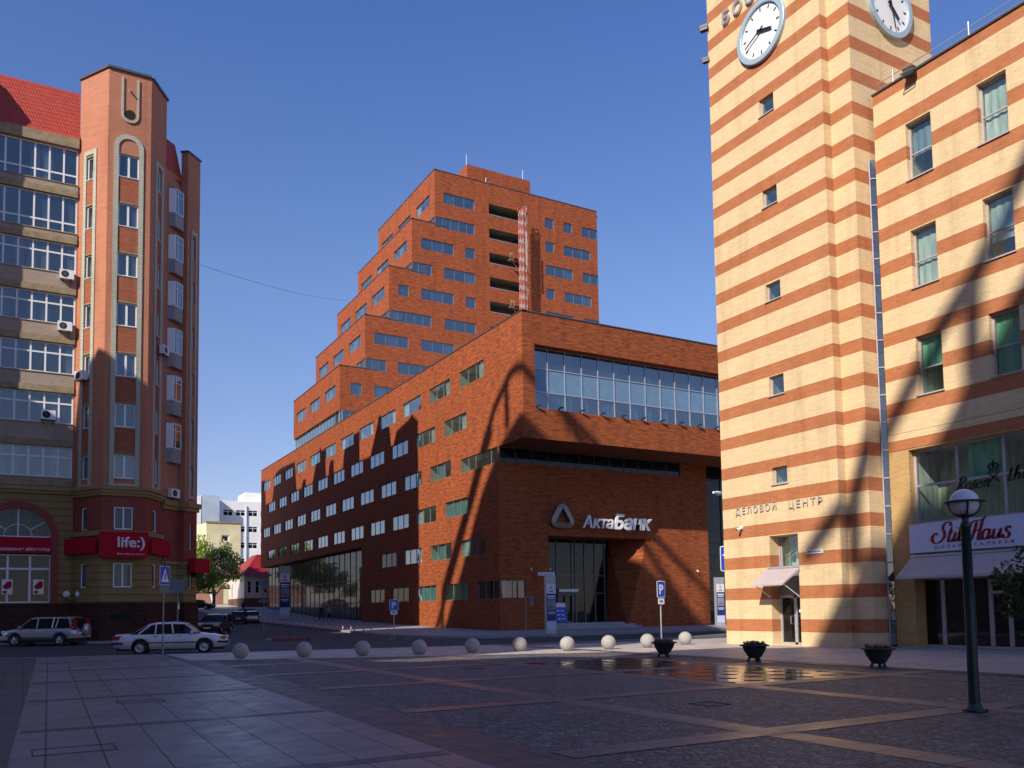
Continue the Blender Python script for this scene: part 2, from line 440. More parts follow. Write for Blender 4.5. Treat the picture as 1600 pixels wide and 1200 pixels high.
def wall(mb, F, u0, u1, z0, z1, holes=(), depth=.3, m=0, mr=None, d=0):
    us = sorted({u0, u1, *[h[0] for h in holes], *[h[1] for h in holes]}); us = [u for u in us if u0-1e-6 <= u <= u1+1e-6]
    zs = sorted({z0, z1, *[h[2] for h in holes], *[h[3] for h in holes]}); zs = [z for z in zs if z0-1e-6 <= z <= z1+1e-6]
    for i in range(len(us)-1):
        run = None
        for j in range(len(zs)-1):
            cu, cz = (us[i]+us[i+1])/2, (zs[j]+zs[j+1])/2
            inside = any(h[0] < cu < h[1] and h[2] < cz < h[3] for h in holes)
            if inside:
                if run is not None: mb.quad(F(us[i], d, run), F(us[i+1], d, run), F(us[i+1], d, zs[j]), F(us[i], d, zs[j]), m)
                run = None
            elif run is None: run = zs[j]
        if run is not None: mb.quad(F(us[i], d, run), F(us[i+1], d, run), F(us[i+1], d, z1), F(us[i], d, z1), m)
    mr = m if mr is None else mr
    for h in holes:
        a, b, c, e = h[:4]
        dd = h[4] if len(h) > 4 else depth
        if dd <= 0: continue
        mb.quad(F(a, d, c), F(a, d-dd, c), F(a, d-dd, e), F(a, d, e), mr)
        mb.quad(F(b, d-dd, c), F(b, d, c), F(b, d, e), F(b, d-dd, e), mr)
        mb.quad(F(a, d, e), F(a, d-dd, e), F(b, d-dd, e), F(b, d, e), mr)
        mb.quad(F(a, d-dd, c), F(a, d, c), F(b, d, c), F(b, d-dd, c), mr)

def window(parent, F, a, b, c, e, depth=.3, n=3, hbars=(), fm='frame_grey', gm='glass_clear', rm='room_mid', back=1.0, fw_=.05, name='window', side='room_light', sill=None, fr=None, door=False, mull=None, skip=''):
    """frame mesh (part) + pane mesh with the room behind it (sub-part)"""
    mb = MB(); t = fw_; q = -depth
    for (u0, u1, z0, z1) in ((a, a+t, c, e), (b-t, b, c, e), (a+t, b-t, c, c+t), (a+t, b-t, e-t, e)):
        mb.fbox(F, u0, u1, q-.06, q+.015, z0, z1)
    pos = fr or [k/n for k in range(1, n)]
    mt = (mull or t*.8)
    for k in pos:
        u = a+(b-a)*k; mb.fbox(F, u-mt/2, u+mt/2, q-.055, q+.012, c+t, e-t)
    for hb in hbars:
        z = c+(e-c)*hb; mb.fbox(F, a+t, b-t, q-.05, q+.009, z-mt/2, z+mt/2)
    if sill: mb.fbox(F, a-.04, b+.04, -.02, .06, c-sill, c)
    w_ = mb.build(name, fm, parent)
    p = MB()
    p.quad(F(a, q-.03, c), F(b, q-.03, c), F(b, q-.03, e), F(a, q-.03, e), 0)
    B = q-.08-back
    o = .004
    if 'a' not in skip: p.quad(F(a+o, q-.07, c+o), F(a+o, B, c+o), F(a+o, B, e-o), F(a+o, q-.07, e-o), 1)
    if 'b' not in skip: p.quad(F(b-o, B, c+o), F(b-o, q-.07, c+o), F(b-o, q-.07, e-o), F(b-o, B, e-o), 1)
    p.quad(F(a+o, q-.07, e-o), F(a+o, B, e-o), F(b-o, B, e-o), F(b-o, q-.07, e-o), 1)
    p.quad(F(a+o, B, c+o), F(a+o, q-.07, c+o), F(b-o, q-.07, c+o), F(b-o, B, c+o), 1)
    p.quad(F(a+o, B, c+o), F(b-o, B, c+o), F(b-o, B, e-o), F(a+o, B, e-o), 2)
    mats = [gm, side, rm]
    if isinstance(rm, tuple):          # (back, blind material, list of (fraction from, fraction to, drop)) curtains just inside
        mats = [gm, side, rm[0], rm[1]]
        for f0, f1, drop in rm[2]:
            u0, u1 = a+(b-a)*f0+.02, a+(b-a)*f1-.02; zb = e-.02-(e-c-.04)*drop
            k = max(2, int((u1-u0)/.12))
            for i in range(k):
                va, vb = u0+(u1-u0)*i/k, u0+(u1-u0)*(i+1)/k
                da, db = q-.13-(.03 if i % 2 else 0), q-.13-(0 if i % 2 else .03)
                p.quad(F(va, da, zb), F(vb, db, zb), F(vb, db, e-.02), F(va, da, e-.02), 3)
    p.build('pane', mats, w_)
    return w_
def text(body, F, u, z, size, mat, parent=None, depth=.03, d=.01, bold=0, shear=0, width=None, name='lettering', align='LEFT', space=1):
    cu = bpy.data.curves.new('lettering', 'FONT'); cu.body = body; cu.size = size; cu.extrude = depth/2; cu.offset = bold; cu.shear = shear
    cu.align_x = align; cu.space_character = space; cu.resolution_u = 4
    ob = bpy.data.objects.new('tmp', cu); COL.objects.link(ob)
    bpy.context.view_layer.update()
    dg = bpy.context.evaluated_depsgraph_get(); me = bpy.data.meshes.new_from_object(ob.evaluated_get(dg))
    bpy.data.objects.remove(ob); bpy.data.curves.remove(cu)
    xs = [v.co.x for v in me.vertices]
    k = 1
    if width and xs: k = width/(max(xs)-min(xs))
    x0 = min(xs) if xs and align == 'LEFT' else 0
    root = parent
    off = Vector((0, 0, 0))
    if root:
        while root.parent: root = root.parent
        if not root.get('_local'): off = Vector(root.location)
    for v in me.vertices:
        x, y, zz = v.co
        v.co = Vector(F(u+(x-x0)*k, d+depth/2+zz, z+y))-off
    me.materials.clear(); me.materials.append(MATS[mat]); me.name = name
    ob = bpy.data.objects.new(name, me); COL.objects.link(ob)
    if parent: ob.parent = parent
    return ob
def gz(y):
    P = [(-3000, 0), (58, 0), (73, .25), (107, .95), (130, 2.2), (160, 3.4), (230, 4.5), (4000, 4.5)]
    for (a, b), (c, d) in zip(P, P[1:]):
        if y <= c: return b+(d-b)*(y-a)/(c-a)
    return 4.5

# ------------------------------------------------------------------ ground, plaza, road, pavements
def sheet(name, poly, z, mat, kerb=0, km=None, follow=False):
    mb = MB(); n = len(poly)
    zz = (lambda p: gz(p[1])+z) if follow else (lambda p: z)
    mb.add([(p[0], p[1], zz(p)) for p in poly], [tuple(range(n))], 0)
    if kerb:
        for i in range(n):
            a, b = poly[i], poly[(i+1) % n]
            mb.quad((a[0], a[1], zz(a)-kerb), (b[0], b[1], zz(b)-kerb), (b[0], b[1], zz(b)), (a[0], a[1], zz(a)), 1)
    return tag(mb.build(name, [mat, km or mat]), kind='structure')
g_ = MB()
xs = [-2500, -300, -60, 0, 20, 40, 80, 300, 2500]; ys = [-2500, -300, -50, 0, 30, 58, 65, 73, 90, 107, 118, 130, 145, 160, 195, 230, 600, 3500]
g_.add([(x, y, gz(y)-.13) for y in ys for x in xs], [(j*len(xs)+i, j*len(xs)+i+1, (j+1)*len(xs)+i+1, (j+1)*len(xs)+i) for j in range(len(ys)-1) for i in range(len(xs)-1)])
tag(g_.build('road', 'asphalt'), kind='structure')
KERB = [(-60, 41.5), (-20, 40.3), (-.8, 39.2), (3.6, 38), (8.4, 36.9), (12.6, 36.2), (16.3, 35.3), (20.4, 34.9), (25, 34.9), (32, 36.4), (40, 39.6), (60, 42)]
sheet('plaza', [(-60, -40), (60, -40)]+KERB[::-1], 0, 'cobble', .2, 'kerb_stone')
kb = MB()
for a, b in zip(KERB, KERB[1:]):
    F = Frame(b, a); kb.fbox(F, 0, F.L, -.28, .03, -.1, .012)
tag(kb.build('kerb', 'kerb_stone'), kind='structure')
yw = math.tan(R(1.2))
X_ = lambda x, y: (x+yw*(y-10), y)
sheet('path', [X_(-.15, -30), X_(4.25, -30), X_(4.25, 37.6), (3.6, 37.65), X_(-.15, 38.6)], .004, 'path_slab')
pd = MB()
for x0, x1 in ((-1.3, -.15), (4.25, 5.15)):
    q = [X_(x0, -30), X_(x1, -30), X_(x1, 37.3 if x0 > 0 else 38.9), X_(x0, 37.3 if x0 > 0 else 38.9)]
    pd.add([(*p, .006) for p in q], [(0, 1, 2, 3)])
for k in range(-2, 7):
    y = 8.8+4.93*k
    pd.add([(*X_(-.1, y), .008), (*X_(4.2, y), .008), (*X_(4.2, y+.27), .008), (*X_(-.1, y+.27), .008)], [(0, 1, 2, 3)])
tag(pd.build('path_border', 'path_dark'), kind='structure')
sd = MB()
SX = [8.0, 12.4, 16.8]
SY = [-6.5, -1.7, 3.1, 7.8, 12.7, 17.6, 22.4, 27.2]
for x in SX: sd.add([(x, -30, .004), (x+.5, -30, .004), (x+.5, 33.6, .004), (x, 33.6, .004)], [(0, 1, 2, 3)])
for y in SY: sd.add([(5.2+yw*(y-10), y, .008), (19.2, y, .008), (19.2, y+.48, .008), (5.2+yw*(y-10), y+.48, .008)], [(0, 1, 2, 3)])
sd.add([(4.9, 31.6, .009), (19.2, 31.6, .009), (19.2, 32.1, .009), (4.9, 32.1, .009)], [(0, 1, 2, 3)])
tag(sd.build('paving_strips', 'strip_slab'), kind='structure')
sheet('fountain_floor', [(12.9, 13.2), (16.8, 13.2), (16.8, 22.4), (12.9, 22.4)], .006, 'wet_paving')
ap = sheet('apron', [(19.2, -25), (28.6, -25), (28.6, 20.5), (26.9, 20.5), (26.9, 28.5), (45, 29), (45, 34.5), (31, 33), (19.2, 33.2)], .005, 'apron_slab')
sheet('kerb_walk', [(5.0, 31.5), (12, 28.2), (18.6, 25.6), (18.6, 34.7), (16.3, 35.0), (12.6, 35.85), (8.4, 36.55), (5.0, 37.4)], .012, 'apron_slab')
sheet('apron_edge', [(18.6, -25), (19.2, -25), (19.2, 33.2), (18.6, 33.2)], .01, 'path_dark')
def strip(name, L, Rr, z, mat, kerb=.17):
    mb = MB()
    for (a, b), (c, d) in zip(zip(L, L[1:]), zip(Rr, Rr[1:])):
        P = [(*p, gz(p[1])+z) for p in (a, c, d, b)]
        mb.quad(*P, 0)
        for p, q in ((a, b), (d, c)):
            mb.quad((*p, gz(p[1])+z-kerb), (*q, gz(q[1])+z-kerb), (*q, gz(q[1])+z), (*p, gz(p[1])+z), 1)
    return tag(mb.build(name, [mat, 'kerb_stone']), kind='structure')
YS = (58, 73, 90, 107, 130, 150)
strip('pavement', [(22.2, y) for y in YS[:4]]+[(21.8, y) for y in YS[4:]], [(34, y) for y in YS], .02, 'pavement_slab')
sheet('pavement', [(22.2, 58), (22.6, 50.5), (24.5, 47.2), (28, 46.2), (60, 47), (90, 48), (90, 58)], .02, 'pavement_slab', .17, 'kerb_stone')
sheet('pavement', [(-60, 61.3), (2.2, 61.3), (3.4, 59.3), (7.2, 59.2), (9.8, 60.6), (11.7, 63), (12.2, 66), (-60, 66)], .02, 'pavement_slab', .17, 'kerb_stone')
strip('pavement', [(8, 66), (8, 73), (8, 90), (8, 107), (8, 126)], [(12.2, 66), (12.2, 73), (12.2, 90), (12.2, 107), (12.2, 126)], .02, 'pavement_slab')
strip('far_pavement', [(14, 134), (8, 160), (0, 230)], [(34, 134), (60, 160), (80, 230)], .03, 'apron_slab')
dcv = MB()
for x, y, w, l in ((.1, 11.4, .9, .55), (1.5, 17.2, .8, .5), (9.6, 10.6, .5, .5), (10.5, 21, .5, .5)):
    for a, b, c, d in ((x, x+w, y, y+.018), (x, x+w, y+l-.018, y+l), (x, x+.018, y, y+l), (x+w-.018, x+w, y, y+l)): dcv.box(a, b, c, d, .0, .012)
tag(dcv.build('drain_covers', 'drain_iron'), kind='structure')
ym = MB()
for i in range(5): ym.quad((19.2+.9*i, 49.5-.2*i, -.124), (19.5+.9*i, 49.4-.2*i, -.124), (21.4+.9*i, 53.5-.9*i, -.124), (21.1+.9*i, 53.7-.9*i, -.124))
tag(ym.build('road_markings', 'worn_yellow'), kind='structure')
# small striped island in the road mouth
isl = thing('traffic_island', (14.4, 54.8, -.13), 'low traffic island with red and white kerb blocks behind the white sedan', 'traffic island')
m1 = MB(); m1.box(13.3, 15.7, 53.8, 55.6, -.13, .02); m1.build('slab', 'pavement_slab', isl)
m2 = MB()
for i in range(8): m2.box(13.3+.3*i, 13.3+.3*i+.3, 53.68, 53.8, -.13, .06, i % 2); m2.box(13.3+.3*i, 13.3+.3*i+.3, 55.6, 55.72, -.13, .06, i % 2)
m2.build('kerb_blocks', ['red_plaster', 'house_brown'], isl)

# ================================================================== striped clock tower
XT = 26.6
T = thing('clock_tower', (26.6, 24.5, 0), 'tall clock tower of cream and red striped brick with two round white clocks', 'clock tower')
F = FX(XT)                                     # u = -Y
TOP = 33
mb = MB()
wz = [(22.21, 22.89), (18.9, 19.58), (14.95, 15.63), (10.24, 11.08)]
wz = [(22.18, 22.92), (18.22, 18.96), (14.2, 14.94), (10.22, 11.04), (6.55, 7.25)]
holes = [(-25.16, -24.37, a, b, .14) for a, b in wz]+[(-25.45, -23.95, .03, 4.46, .55)]
wall(mb, F, -28.1, -21.9, 0, TOP, holes)
# re-entrant corner on the right of the left face
F2 = FY(21.9); wall(mb, F2, XT, XT+.42, 0, TOP)
F3 = FX(XT+.42); wall(mb, F3, -21.9, -20.9, 0, TOP)
F4 = FY(20.9)
wall(mb, F4, XT+.42, 32.1, 0, TOP, [(29.8, 30.5, 21.6, 22.3, .25)])
mb.quad((32.1, 20.9, 0), (32.1, 28.1, 0), (32.1, 28.1, TOP), (32.1, 20.9, TOP))
mb.quad((32.1, 28.1, 0), (26.6, 28.1, 0), (26.6, 28.1, TOP), (32.1, 28.1, TOP))
mb.quad((26.6, 28.1, TOP), (26.6, 20.9, TOP), (32.1, 20.9, TOP), (32.1, 28.1, TOP))
mb.build('wall', 'striped_brick', T)
for a, b in wz:
    window(T, F, -25.16, -24.37, a, b, .14, 1, fm='frame_mauve', rm='room_dark', fw_=.07, sill=.04, back=.6)
window(T, F4, 29.8, 30.5, 21.6, 22.3, .25, 1, fm='frame_mauve', rm='room_dark', fw_=.07, back=.6)
# entrance: upper window with a stair flight behind it, door below
w_ = window(T, F, -25.45, -23.95, 3.16, 4.46, .55, 2, fm='frame_mauve', rm='room_mid', back=1.6, fr=[.08], sill=.05)
st = MB()
for i in range(7): st.fbox(F, -25.3+.2*i, -25.1+.2*i, -1.5, -.9, 3.17, 3.22+.15*i)
for i in range(4): st.tube(F(-25.2+.4*i, -.86, 3.25+.3*i), F(-25.2+.4*i, -.86, 3.75+.22*i), .018)
st.tube(F(-25.3, -.86, 3.7), F(-24.0, -.86, 4.42), .02); st.tube(F(-25.3, -.86, 3.5), F(-24.0, -.86, 4.25), .012)
st.build('stair', 'frame_white', w_)
dr = MB()
for a, b in ((-25.45, -25.36), (-24.72, -24.58), (-24.05, -23.95)): dr.fbox(F, a, b, -.6, -.5, .03, 2.02)
dr.fbox(F, -25.36, -24.05, -.6, -.5, 1.92, 2.02); dr.fbox(F, -25.36, -24.05, -.6, -.5, .03, .12)
dr.fbox(F, -25.45, -23.95, -.6, -.5, 2.02, 3.16, 1)
d_ = dr.build('door', ['frame_silver', 'frame_grey'], T)
p = MB(); p.quad(F(-25.36, -.55, .12), F(-24.05, -.55, .12), F(-24.05, -.55, 1.92), F(-25.36, -.55, 1.92))
p.fbox(F, -25.4, -24.0, -2.0, -1.9, .05, 2, 1); p.build('pane', ['glass_dark', 'room_mid'], d_)
h = MB()
for u in (-24.84, -24.5): h.path([F(u, -.5, .85), F(u, -.42, .88), F(u, -.42, 1.15), F(u, -.5, 1.18)], .015)
h.cuts = [0, len(h.f)//2]; h.build_each('handle', 'frame_silver', d_)
nb = MB(); nb.fbox(F, -24.5, -24.12, -.545, -.535, 1.32, 1.45); nb.build('notice', 'white_paint', d_)
aw = MB()
A = [(0, 3.13), (1.02, 2.47), (1.02, 2.40), (0, 3.02)]
aw.prism(A, lambda p, t: F(t, p[0]-.02, p[1]), -25.62, -23.9, 0)
aw.tube(F(-25.55, .02, 3.14), F(-23.95, .02, 3.14), .05, n=8, m=1)
a_ = aw.build('awning', ['awning_cloth', 'frame_silver'], T)
s_a = MB()
for u in (-25.5, -23.98): s_a.tube(F(u, .9, 2.47), F(u, -.02, 1.95), .02)
s_a.build('strut', 'frame_white', a_)
# clocks
def clock(F, u, z, r, hh, mm):
    rim = MB(); n = 48
    prof = [(r*1.0, -.01), (r*1.0, .14), (r*.985, .155), (r*.835, .155), (r*.82, .14), (r*.81, .03)]
    vs = []
    for pr, d in prof:
        for k in range(n):
            a = 2*PI*k/n; vs.append(F(u+pr*math.sin(a), d, z+pr*math.cos(a)))
    rim.add(vs, [(i*n+k, i*n+(k+1) % n, (i+1)*n+(k+1) % n, (i+1)*n+k) for i in range(len(prof)-1) for k in range(n)], 0, False)
    c = rim.build('clock', 'clock_rim', T)
    di = MB(); di.add([F(u+.81*r*math.sin(2*PI*k/n), .06, z+.81*r*math.cos(2*PI*k/n)) for k in range(n)], [tuple(range(n))]); di.build('dial', 'clock_white', c)
    mk = MB()
    def bar(ang, r0, r1, w0, w1, d, mbx):
        sa, ca = math.sin(ang), math.cos(ang)
        q = [(r0, -w0), (r1, -w1), (r1, w1), (r0, w0)]
        mbx.prism(q, lambda p, t: F(u+p[0]*sa+p[1]*ca, t, z+p[0]*ca-p[1]*sa), d, d+.02)
    for k in range(12): bar(k*PI/6, .64*r, .75*r, .018*r, .018*r, .062, mk)
    mk.build_each('hour_mark', 'black_paint', c)
    h1 = MB(); bar((hh+mm/60)*PI/6, -.14*r, .50*r, .05*r, .035*r, .12, h1); h1.build('hour_hand', 'black_paint', c)
    h2 = MB(); bar(mm*PI/30, -.16*r, .70*r, .028*r, .018*r, .15, h2); h2.build('minute_hand', 'black_paint', c)
clock(F, -24.85, 25.82, 1.33, 3, 41)
clock(F4, 29.45, 25.35, 1.33, 4, 28)
def sign_letters(body, F, u, z, size, mat, label, d=.02, depth=.06, width=None, bold=.012, shear=0, space=1.0):
    loc = F(u, 0, z)
    o = thing('lettering', loc, label, 'lettering')
    text(body, F, u, z, size, mat, o, depth, d, bold, shear, width, 'letters', space=space)
    return o
sign_letters('БОС', F, -27.05, 27.42, .84, 'letter_metal', 'raised metal letters running up beside the left clock of the striped tower', width=1.9, depth=.07, d=.05, bold=.004, space=1.3)
sign_letters('ДЕЛОВОЙ', F, -27.28, 5.52, .40, 'letter_pale', 'raised metal letters over the tower door, the longer of its two words', width=2.3, depth=.03, d=.03, bold=0, space=1.35)
sign_letters('ЦЕНТР', F, -24.32, 5.49, .40, 'letter_pale', 'raised metal letters over the tower door, the shorter of its two words', width=1.68, depth=.03, d=.03, bold=0, space=1.35)
def plate(loc_f, u0, u1, z0, z1, mat, label, tm='text_purple'):
    F = loc_f
    o = thing('address_plate', F((u0+u1)/2, 0, z0), label, 'address plate')
    b = MB(); b.fbox(F, u0, u1, .005, .03, z0, z1); b.build('panel', mat, o)
    b = MB(); L = u1-u0; r = random.Random(int(u0*100)); u = u0+.08*L
    while u < u1-.1*L:                       # worn, unreadable lettering
        k = L*r.uniform(.02, .05); b.fbox(F, u, u+k, .03, .033, z0+(z1-z0)*.3, z0+(z1-z0)*r.uniform(.6, .72)); u += k+L*r.uniform(.012, .03)
    b.build('worn_marks', tm, o)
plate(F, -23.55, -22.72, 3.60, 3.76, 'white_paint', 'small white address plate on the striped tower right of its door')
def camera_box(F, u, z, label, name='security_camera'):
    o = thing(name, F(u, 0, z), label, 'security camera')
    b = MB(); b.fbox(F, u-.04, u+.04, 0, .05, z-.05, z+.1); b.tube(F(u, .04, z+.05), F(u, .16, z+.03), .022); b.build('bracket', 'frame_white', o)
    c = MB(); c.tube(F(u, .06, z-.02), F(u-.03, .30, z-.10), .055, n=12); c.build('housing', 'white_paint', o)
    l = MB(); l.tube(F(u-.03, .30, z-.10), F(u-.032, .32, z-.107), .04, n=10); l.build('lens', 'black_paint', o)
camera_box(F, -26.95, 4.95, 'white security camera on the striped tower below its raised lettering')
def floodlight(loc, yaw, label, sc=1.0, parent=None):
    o = thing('floodlight', loc, label, 'floodlight', None, yaw, True)
    b = MB(); b.box(-.2*sc, .2*sc, -.12*sc, .12*sc, -.14*sc, .14*sc); b.build('housing', 'frame_dark', o)
    b = MB(); b.box(-.18*sc, .18*sc, -.135*sc, -.12*sc, -.12*sc, .12*sc); b.build('lens', 'lamp_clear', o)
    b = MB(); b.path([(-.22*sc, 0, 0), (-.22*sc, .3*sc, -.1*sc), (.22*sc, .3*sc, -.1*sc), (.22*sc, 0, 0)], .02*sc); b.build('bracket', 'frame_grey', o)
floodlight((26.5, 28.2, 28.0), R(120), 'dark floodlight bracketed on the left edge of the striped tower, upper of two', .9)
floodlight((26.55, 28.2, 26.5), R(120), 'dark floodlight bracketed on the left edge of the striped tower, lower of two', .75)

# ================================================================== striped wing with the design shop
XW = 28.0
Wg = thing('shop_building', (28.0, 15, 0), 'cream and red striped brick wing with tall windows and a design shop below', 'building')
F = FX(XW)
Y0, Y1 = -6, 20.72
mb = MB()
rows = [(17.16, 19.3), (13.1, 15.25), (9.13, 11.28)]
cols = [(-19.4, -18.39), (-16.67, -15.65), (-13.95, -12.93), (-11.2, -10.2)]
holes = [(a, b, c, d, .22) for a, b in cols for c, d in rows]
holes += [(-19.9, 6, 4.45, 7.2, .3), (-19.9, 6, .03, 3.32, .6)]
wall(mb, F, -Y1, 6, 7.9, 21.1, [h for h in holes if h[3] > 8])
mb.build('wall', 'wing_brick', Wg)
mb = MB()
wall(mb, F, -Y1, 6, 0, 7.9, [h for h in holes if h[3] < 8])
mb.quad((XW, Y1, 0), (38, Y1, 0), (38, Y1, 21.1), (XW, Y1, 21.1)); mb.quad((XW, -6, 21.1), (XW, Y1, 21.1), (38, Y1, 21.1), (38, -6, 21.1)); mb.quad((38, -6, 0), (38, Y1, 0), (38, Y1, 21.1), (38, -6, 21.1)); mb.quad((XW, -6, 0), (38, -6, 0), (38, -6, 21.1), (XW, -6, 21.1))
mb.build('base_wall', 'cream_brick', Wg)
fr_ = MB(); fr_.fbox(F, -Y1, 6, .004, .02, 7.26, 7.86); fr_.build('frieze', 'striped_brick', Wg)
cp = MB(); cp.fbox(F, -Y1-.03, 6, -.3, .06, 21.1, 21.16); cp.build('coping', 'metal_cap', Wg)
looks = {(0, 0): ('room_mid', 'curtain_blue', [(0.05, 1, .55)]), (1, 0): ('room_mid', 'curtain', [(.05, 1, .97)]), (0, 1): ('room_mid', 'curtain', [(.05, 1, .95)]), (1, 1): ('room_mid', 'curtain', [(0.05, 1, .7)]),
         (0, 2): ('room_dark', 'blind_green', [(.03, 1, .52)]), (1, 2): ('room_mid', 'blind_green', [(.03, 1, .96)])}
for i, (a, b) in enumerate(cols):
    for j, (c, d) in enumerate(rows):
        window(Wg, F, a, b, c, d, .22, 1, hbars=(.46,), fm='frame_mauve', rm=looks.get((i, j), ('room_dark', 'curtain', [(0, 1, .4)])), fw_=.06, sill=.05, back=1.2, gm='glass_shop')
# shop front
window(Wg, F, -19.9, -8.3, 4.45, 7.2, .3, 7, hbars=(.52,), fm='frame_mauve', gm='glass_shop', rm=('room_light', 'blind_green', [(.17, .28, .45)]), side='curtain', fw_=.09, back=1.3, name='display_window', mull=.09)
sf = MB()
for u in (-19.2, -18.28, -18.1, -17.45, -16.8, -16.2): sf.fbox(F, u-.07, u+.07, -.66, -.56, .1, 2.6)
sf.fbox(F, -19.9, 6, -.66, -.56, 2.45, 2.6); sf.fbox(F, -19.9, 6, -.66, -.56, .03, .12); sf.fbox(F, -17.38, -16.87, -.66, -.56, 1.9, 2.0)
s_ = sf.build('shop_front', 'frame_mauve', Wg)
p = MB(); p.quad(F(-19.85, -.61, .1), F(6, -.61, .1), F(6, -.61, 2.5), F(-19.85, -.61, 2.5)); p.fbox(F, -19.9, 6, -3.2, -3.0, .03, 3.2, 1); p.fbox(F, -19.9, 6, -3.0, -.66, .02, .05, 1)
p.fbox(F, -18.9, -18.3, -2.2, -1.6, .05, .7, 1); p.build('pane', ['glass_dark', 'room_dark'], s_)
stp = MB(); stp.fbox(F, -20.0, 6, .02, .8, 0, .07); stp.build('step', 'pavement_slab', Wg)
aw = MB(); A = [(.05, 3.28), (.95, 2.56), (.95, 2.47), (.05, 3.18)]
aw.prism(A, lambda p, t: F(t, p[0], p[1]), -19.95, -9)
aw.tube(F(-19.93, .06, 3.3), F(-9, .06, 3.3), .06, n=8, m=1)
aw.build('awning', ['awning_cloth', 'frame_silver'], Wg)
rl = MB()
for i in range(9):
    u = -19.9+3*i; rl.tube(F(u, -.12, 21.16), F(u, -.12, 21.75), .03)
rl.tube(F(-20.6, -.12, 21.55), F(6, -.12, 21.55), .018); rl.tube(F(-20.6, -.12, 21.3), F(6, -.12, 21.3), .014)
rl.build('roof_railing', 'frame_silver', Wg)
gs = MB()                                                   # glazed slit between tower and wing
gs.quad((27.84, 20.9, 0), (28.0, 20.74, 0), (28.0, 20.74, 18.6), (27.84, 20.9, 18.6))
for z in range(0, 18): gs.tube((27.82, 20.87, z*1.05), (27.98, 20.72, z*1.05), .03, n=5, m=1)
gs.tube((27.80, 20.86, 0), (27.80, 20.86, 18.6), .03, n=6, m=1)
gs.build('glazed_slit', ['glass_home', 'frame_mauve'], Wg)
floodlight((27.75, 18.95, 21.0), R(100), 'dark floodlight standing on the roof edge of the striped wing')
# shop sign
sg = thing('shop_sign', F(-17.5, 0, 3.4), 'long pale sign board with red script letters above the shop awning', 'sign')
b = MB(); b.fbox(F, -19.92, -9.2, .01, .14, 3.42, 4.45); b.build('board', 'sign_white', sg)
def script(strokes, F, u0, z0, sc, mat, parent, name, d=.15, shear=.28, w=.085):
    """pen strokes (polylines through points, smoothed) drawn as a broad-nib ribbon of real thickness"""
    mb = MB()
    for st_ in strokes:
        P = [Vector((p[0]+shear*p[1], p[1])) for p in st_]
        pts = []
        n = len(P)
        for i in range(n-1):
            p0, p1, p2, p3 = P[max(0, i-1)], P[i], P[i+1], P[min(n-1, i+2)]
            for k in range(6):
                t = k/6
                pts.append(.5*((2*p1)+(-p0+p2)*t+(2*p0-5*p1+4*p2-p3)*t*t+(-p0+3*p1-3*p2+p3)*t**3))
        pts.append(P[-1])
        L, Rr = [], []
        for i, q in enumerate(pts):
            tg = (pts[min(i+1, len(pts)-1)]-pts[max(i-1, 0)])
            tg = tg.normalized() if tg.length > 1e-6 else Vector((1, 0))
            nr = Vector((-tg.y, tg.x)); ww = w*(.38+.75*abs(tg.y)**1.5)
            e = min(1, .35+min(i, len(pts)-1-i)/3); ww *= e
            L.append(q+nr*ww/1); Rr.append(q-nr*ww/1)
        for i in range(len(pts)-1):
            q = [L[i], L[i+1], Rr[i+1], Rr[i]]
            f = [F(u0+p.x*sc, d, z0+p.y*sc) for p in q]
            bk = [F(u0+p.x*sc, d-.02, z0+p.y*sc) for p in q]
            mb.add(f+bk, [(0, 1, 2, 3), (0, 4, 5, 1), (2, 6, 7, 3)])
    return mb.build(name, mat, parent)
def arc(cx, cy, rx, ry, a0, a1, n=7):
    return [(cx+rx*math.cos(R(a0+(a1-a0)*i/(n-1))), cy+ry*math.sin(R(a0+(a1-a0)*i/(n-1)))) for i in range(n)]
SH = []
SH.append([(1.0, .98), (.92, 1.18), (.70, 1.25), (.50, 1.12), (.48, .88), (.62, .66), (.70, .40), (.55, .10), (.22, -.02), (-.05, .12), (-.12, .40), (.05, .60), (.22, .50)])     # S
SH += [[(1.08, .95), (1.02, .2), (1.08, .02), (1.22, .06), (1.32, .2)], [(.90, .62), (1.3, .64)]]                                                        # t
SH += [[(1.42, .6), (1.38, .15), (1.44, .02), (1.56, .08), (1.64, .2)], [(1.44, .84), (1.45, .88)]]                                                       # i
SH += [[(1.66, .2), (1.86, .9), (1.80, 1.15), (1.70, 1.0), (1.70, .2), (1.76, .02), (1.9, .08), (2.0, .22)]]                                               # l
SH += [[(2.28, .78), (2.30, 1.02), (2.55, 1.16), (3.0, 1.18)], [(2.66, 1.14), (2.62, .5), (2.52, .05), (2.36, .02)], [(3.2, 1.34), (3.02, 1.2), (2.98, .6), (2.96, .1), (3.06, .0), (3.2, .12)], [(2.5, .56), (3.06, .62)]]   # H
def a_(x): return [[(x+.42, .56)]+arc(x+.22, .3, .2, .3, 50, 330, 8), [(x+.44, .6), (x+.42, .14), (x+.48, .02), (x+.6, .1), (x+.66, .2)]]
def u_(x): return [[(x, .6), (x-.02, .16), (x+.1, 0), (x+.28, .14), (x+.36, .34)], [(x+.4, .6), (x+.37, .15), (x+.43, .02), (x+.55, .1), (x+.62, .22)]]
SH += a_(3.16)+u_(3.88)
SH += [[(4.84, .52), (4.72, .66), (4.58, .54), (4.66, .38), (4.84, .22), (4.78, .02), (4.58, .0), (4.48, .12)]]
script(SH, F, -19.0, 3.72, .555, 'text_red', sg, 'script_lettering', w=.092)
text('ДИЗАЙН ГАЛЕРЕЯ', F, -18.96, 3.53, .135, 'text_purple', sg, .01, .142, width=2.82, name='small_lettering', space=1.6)
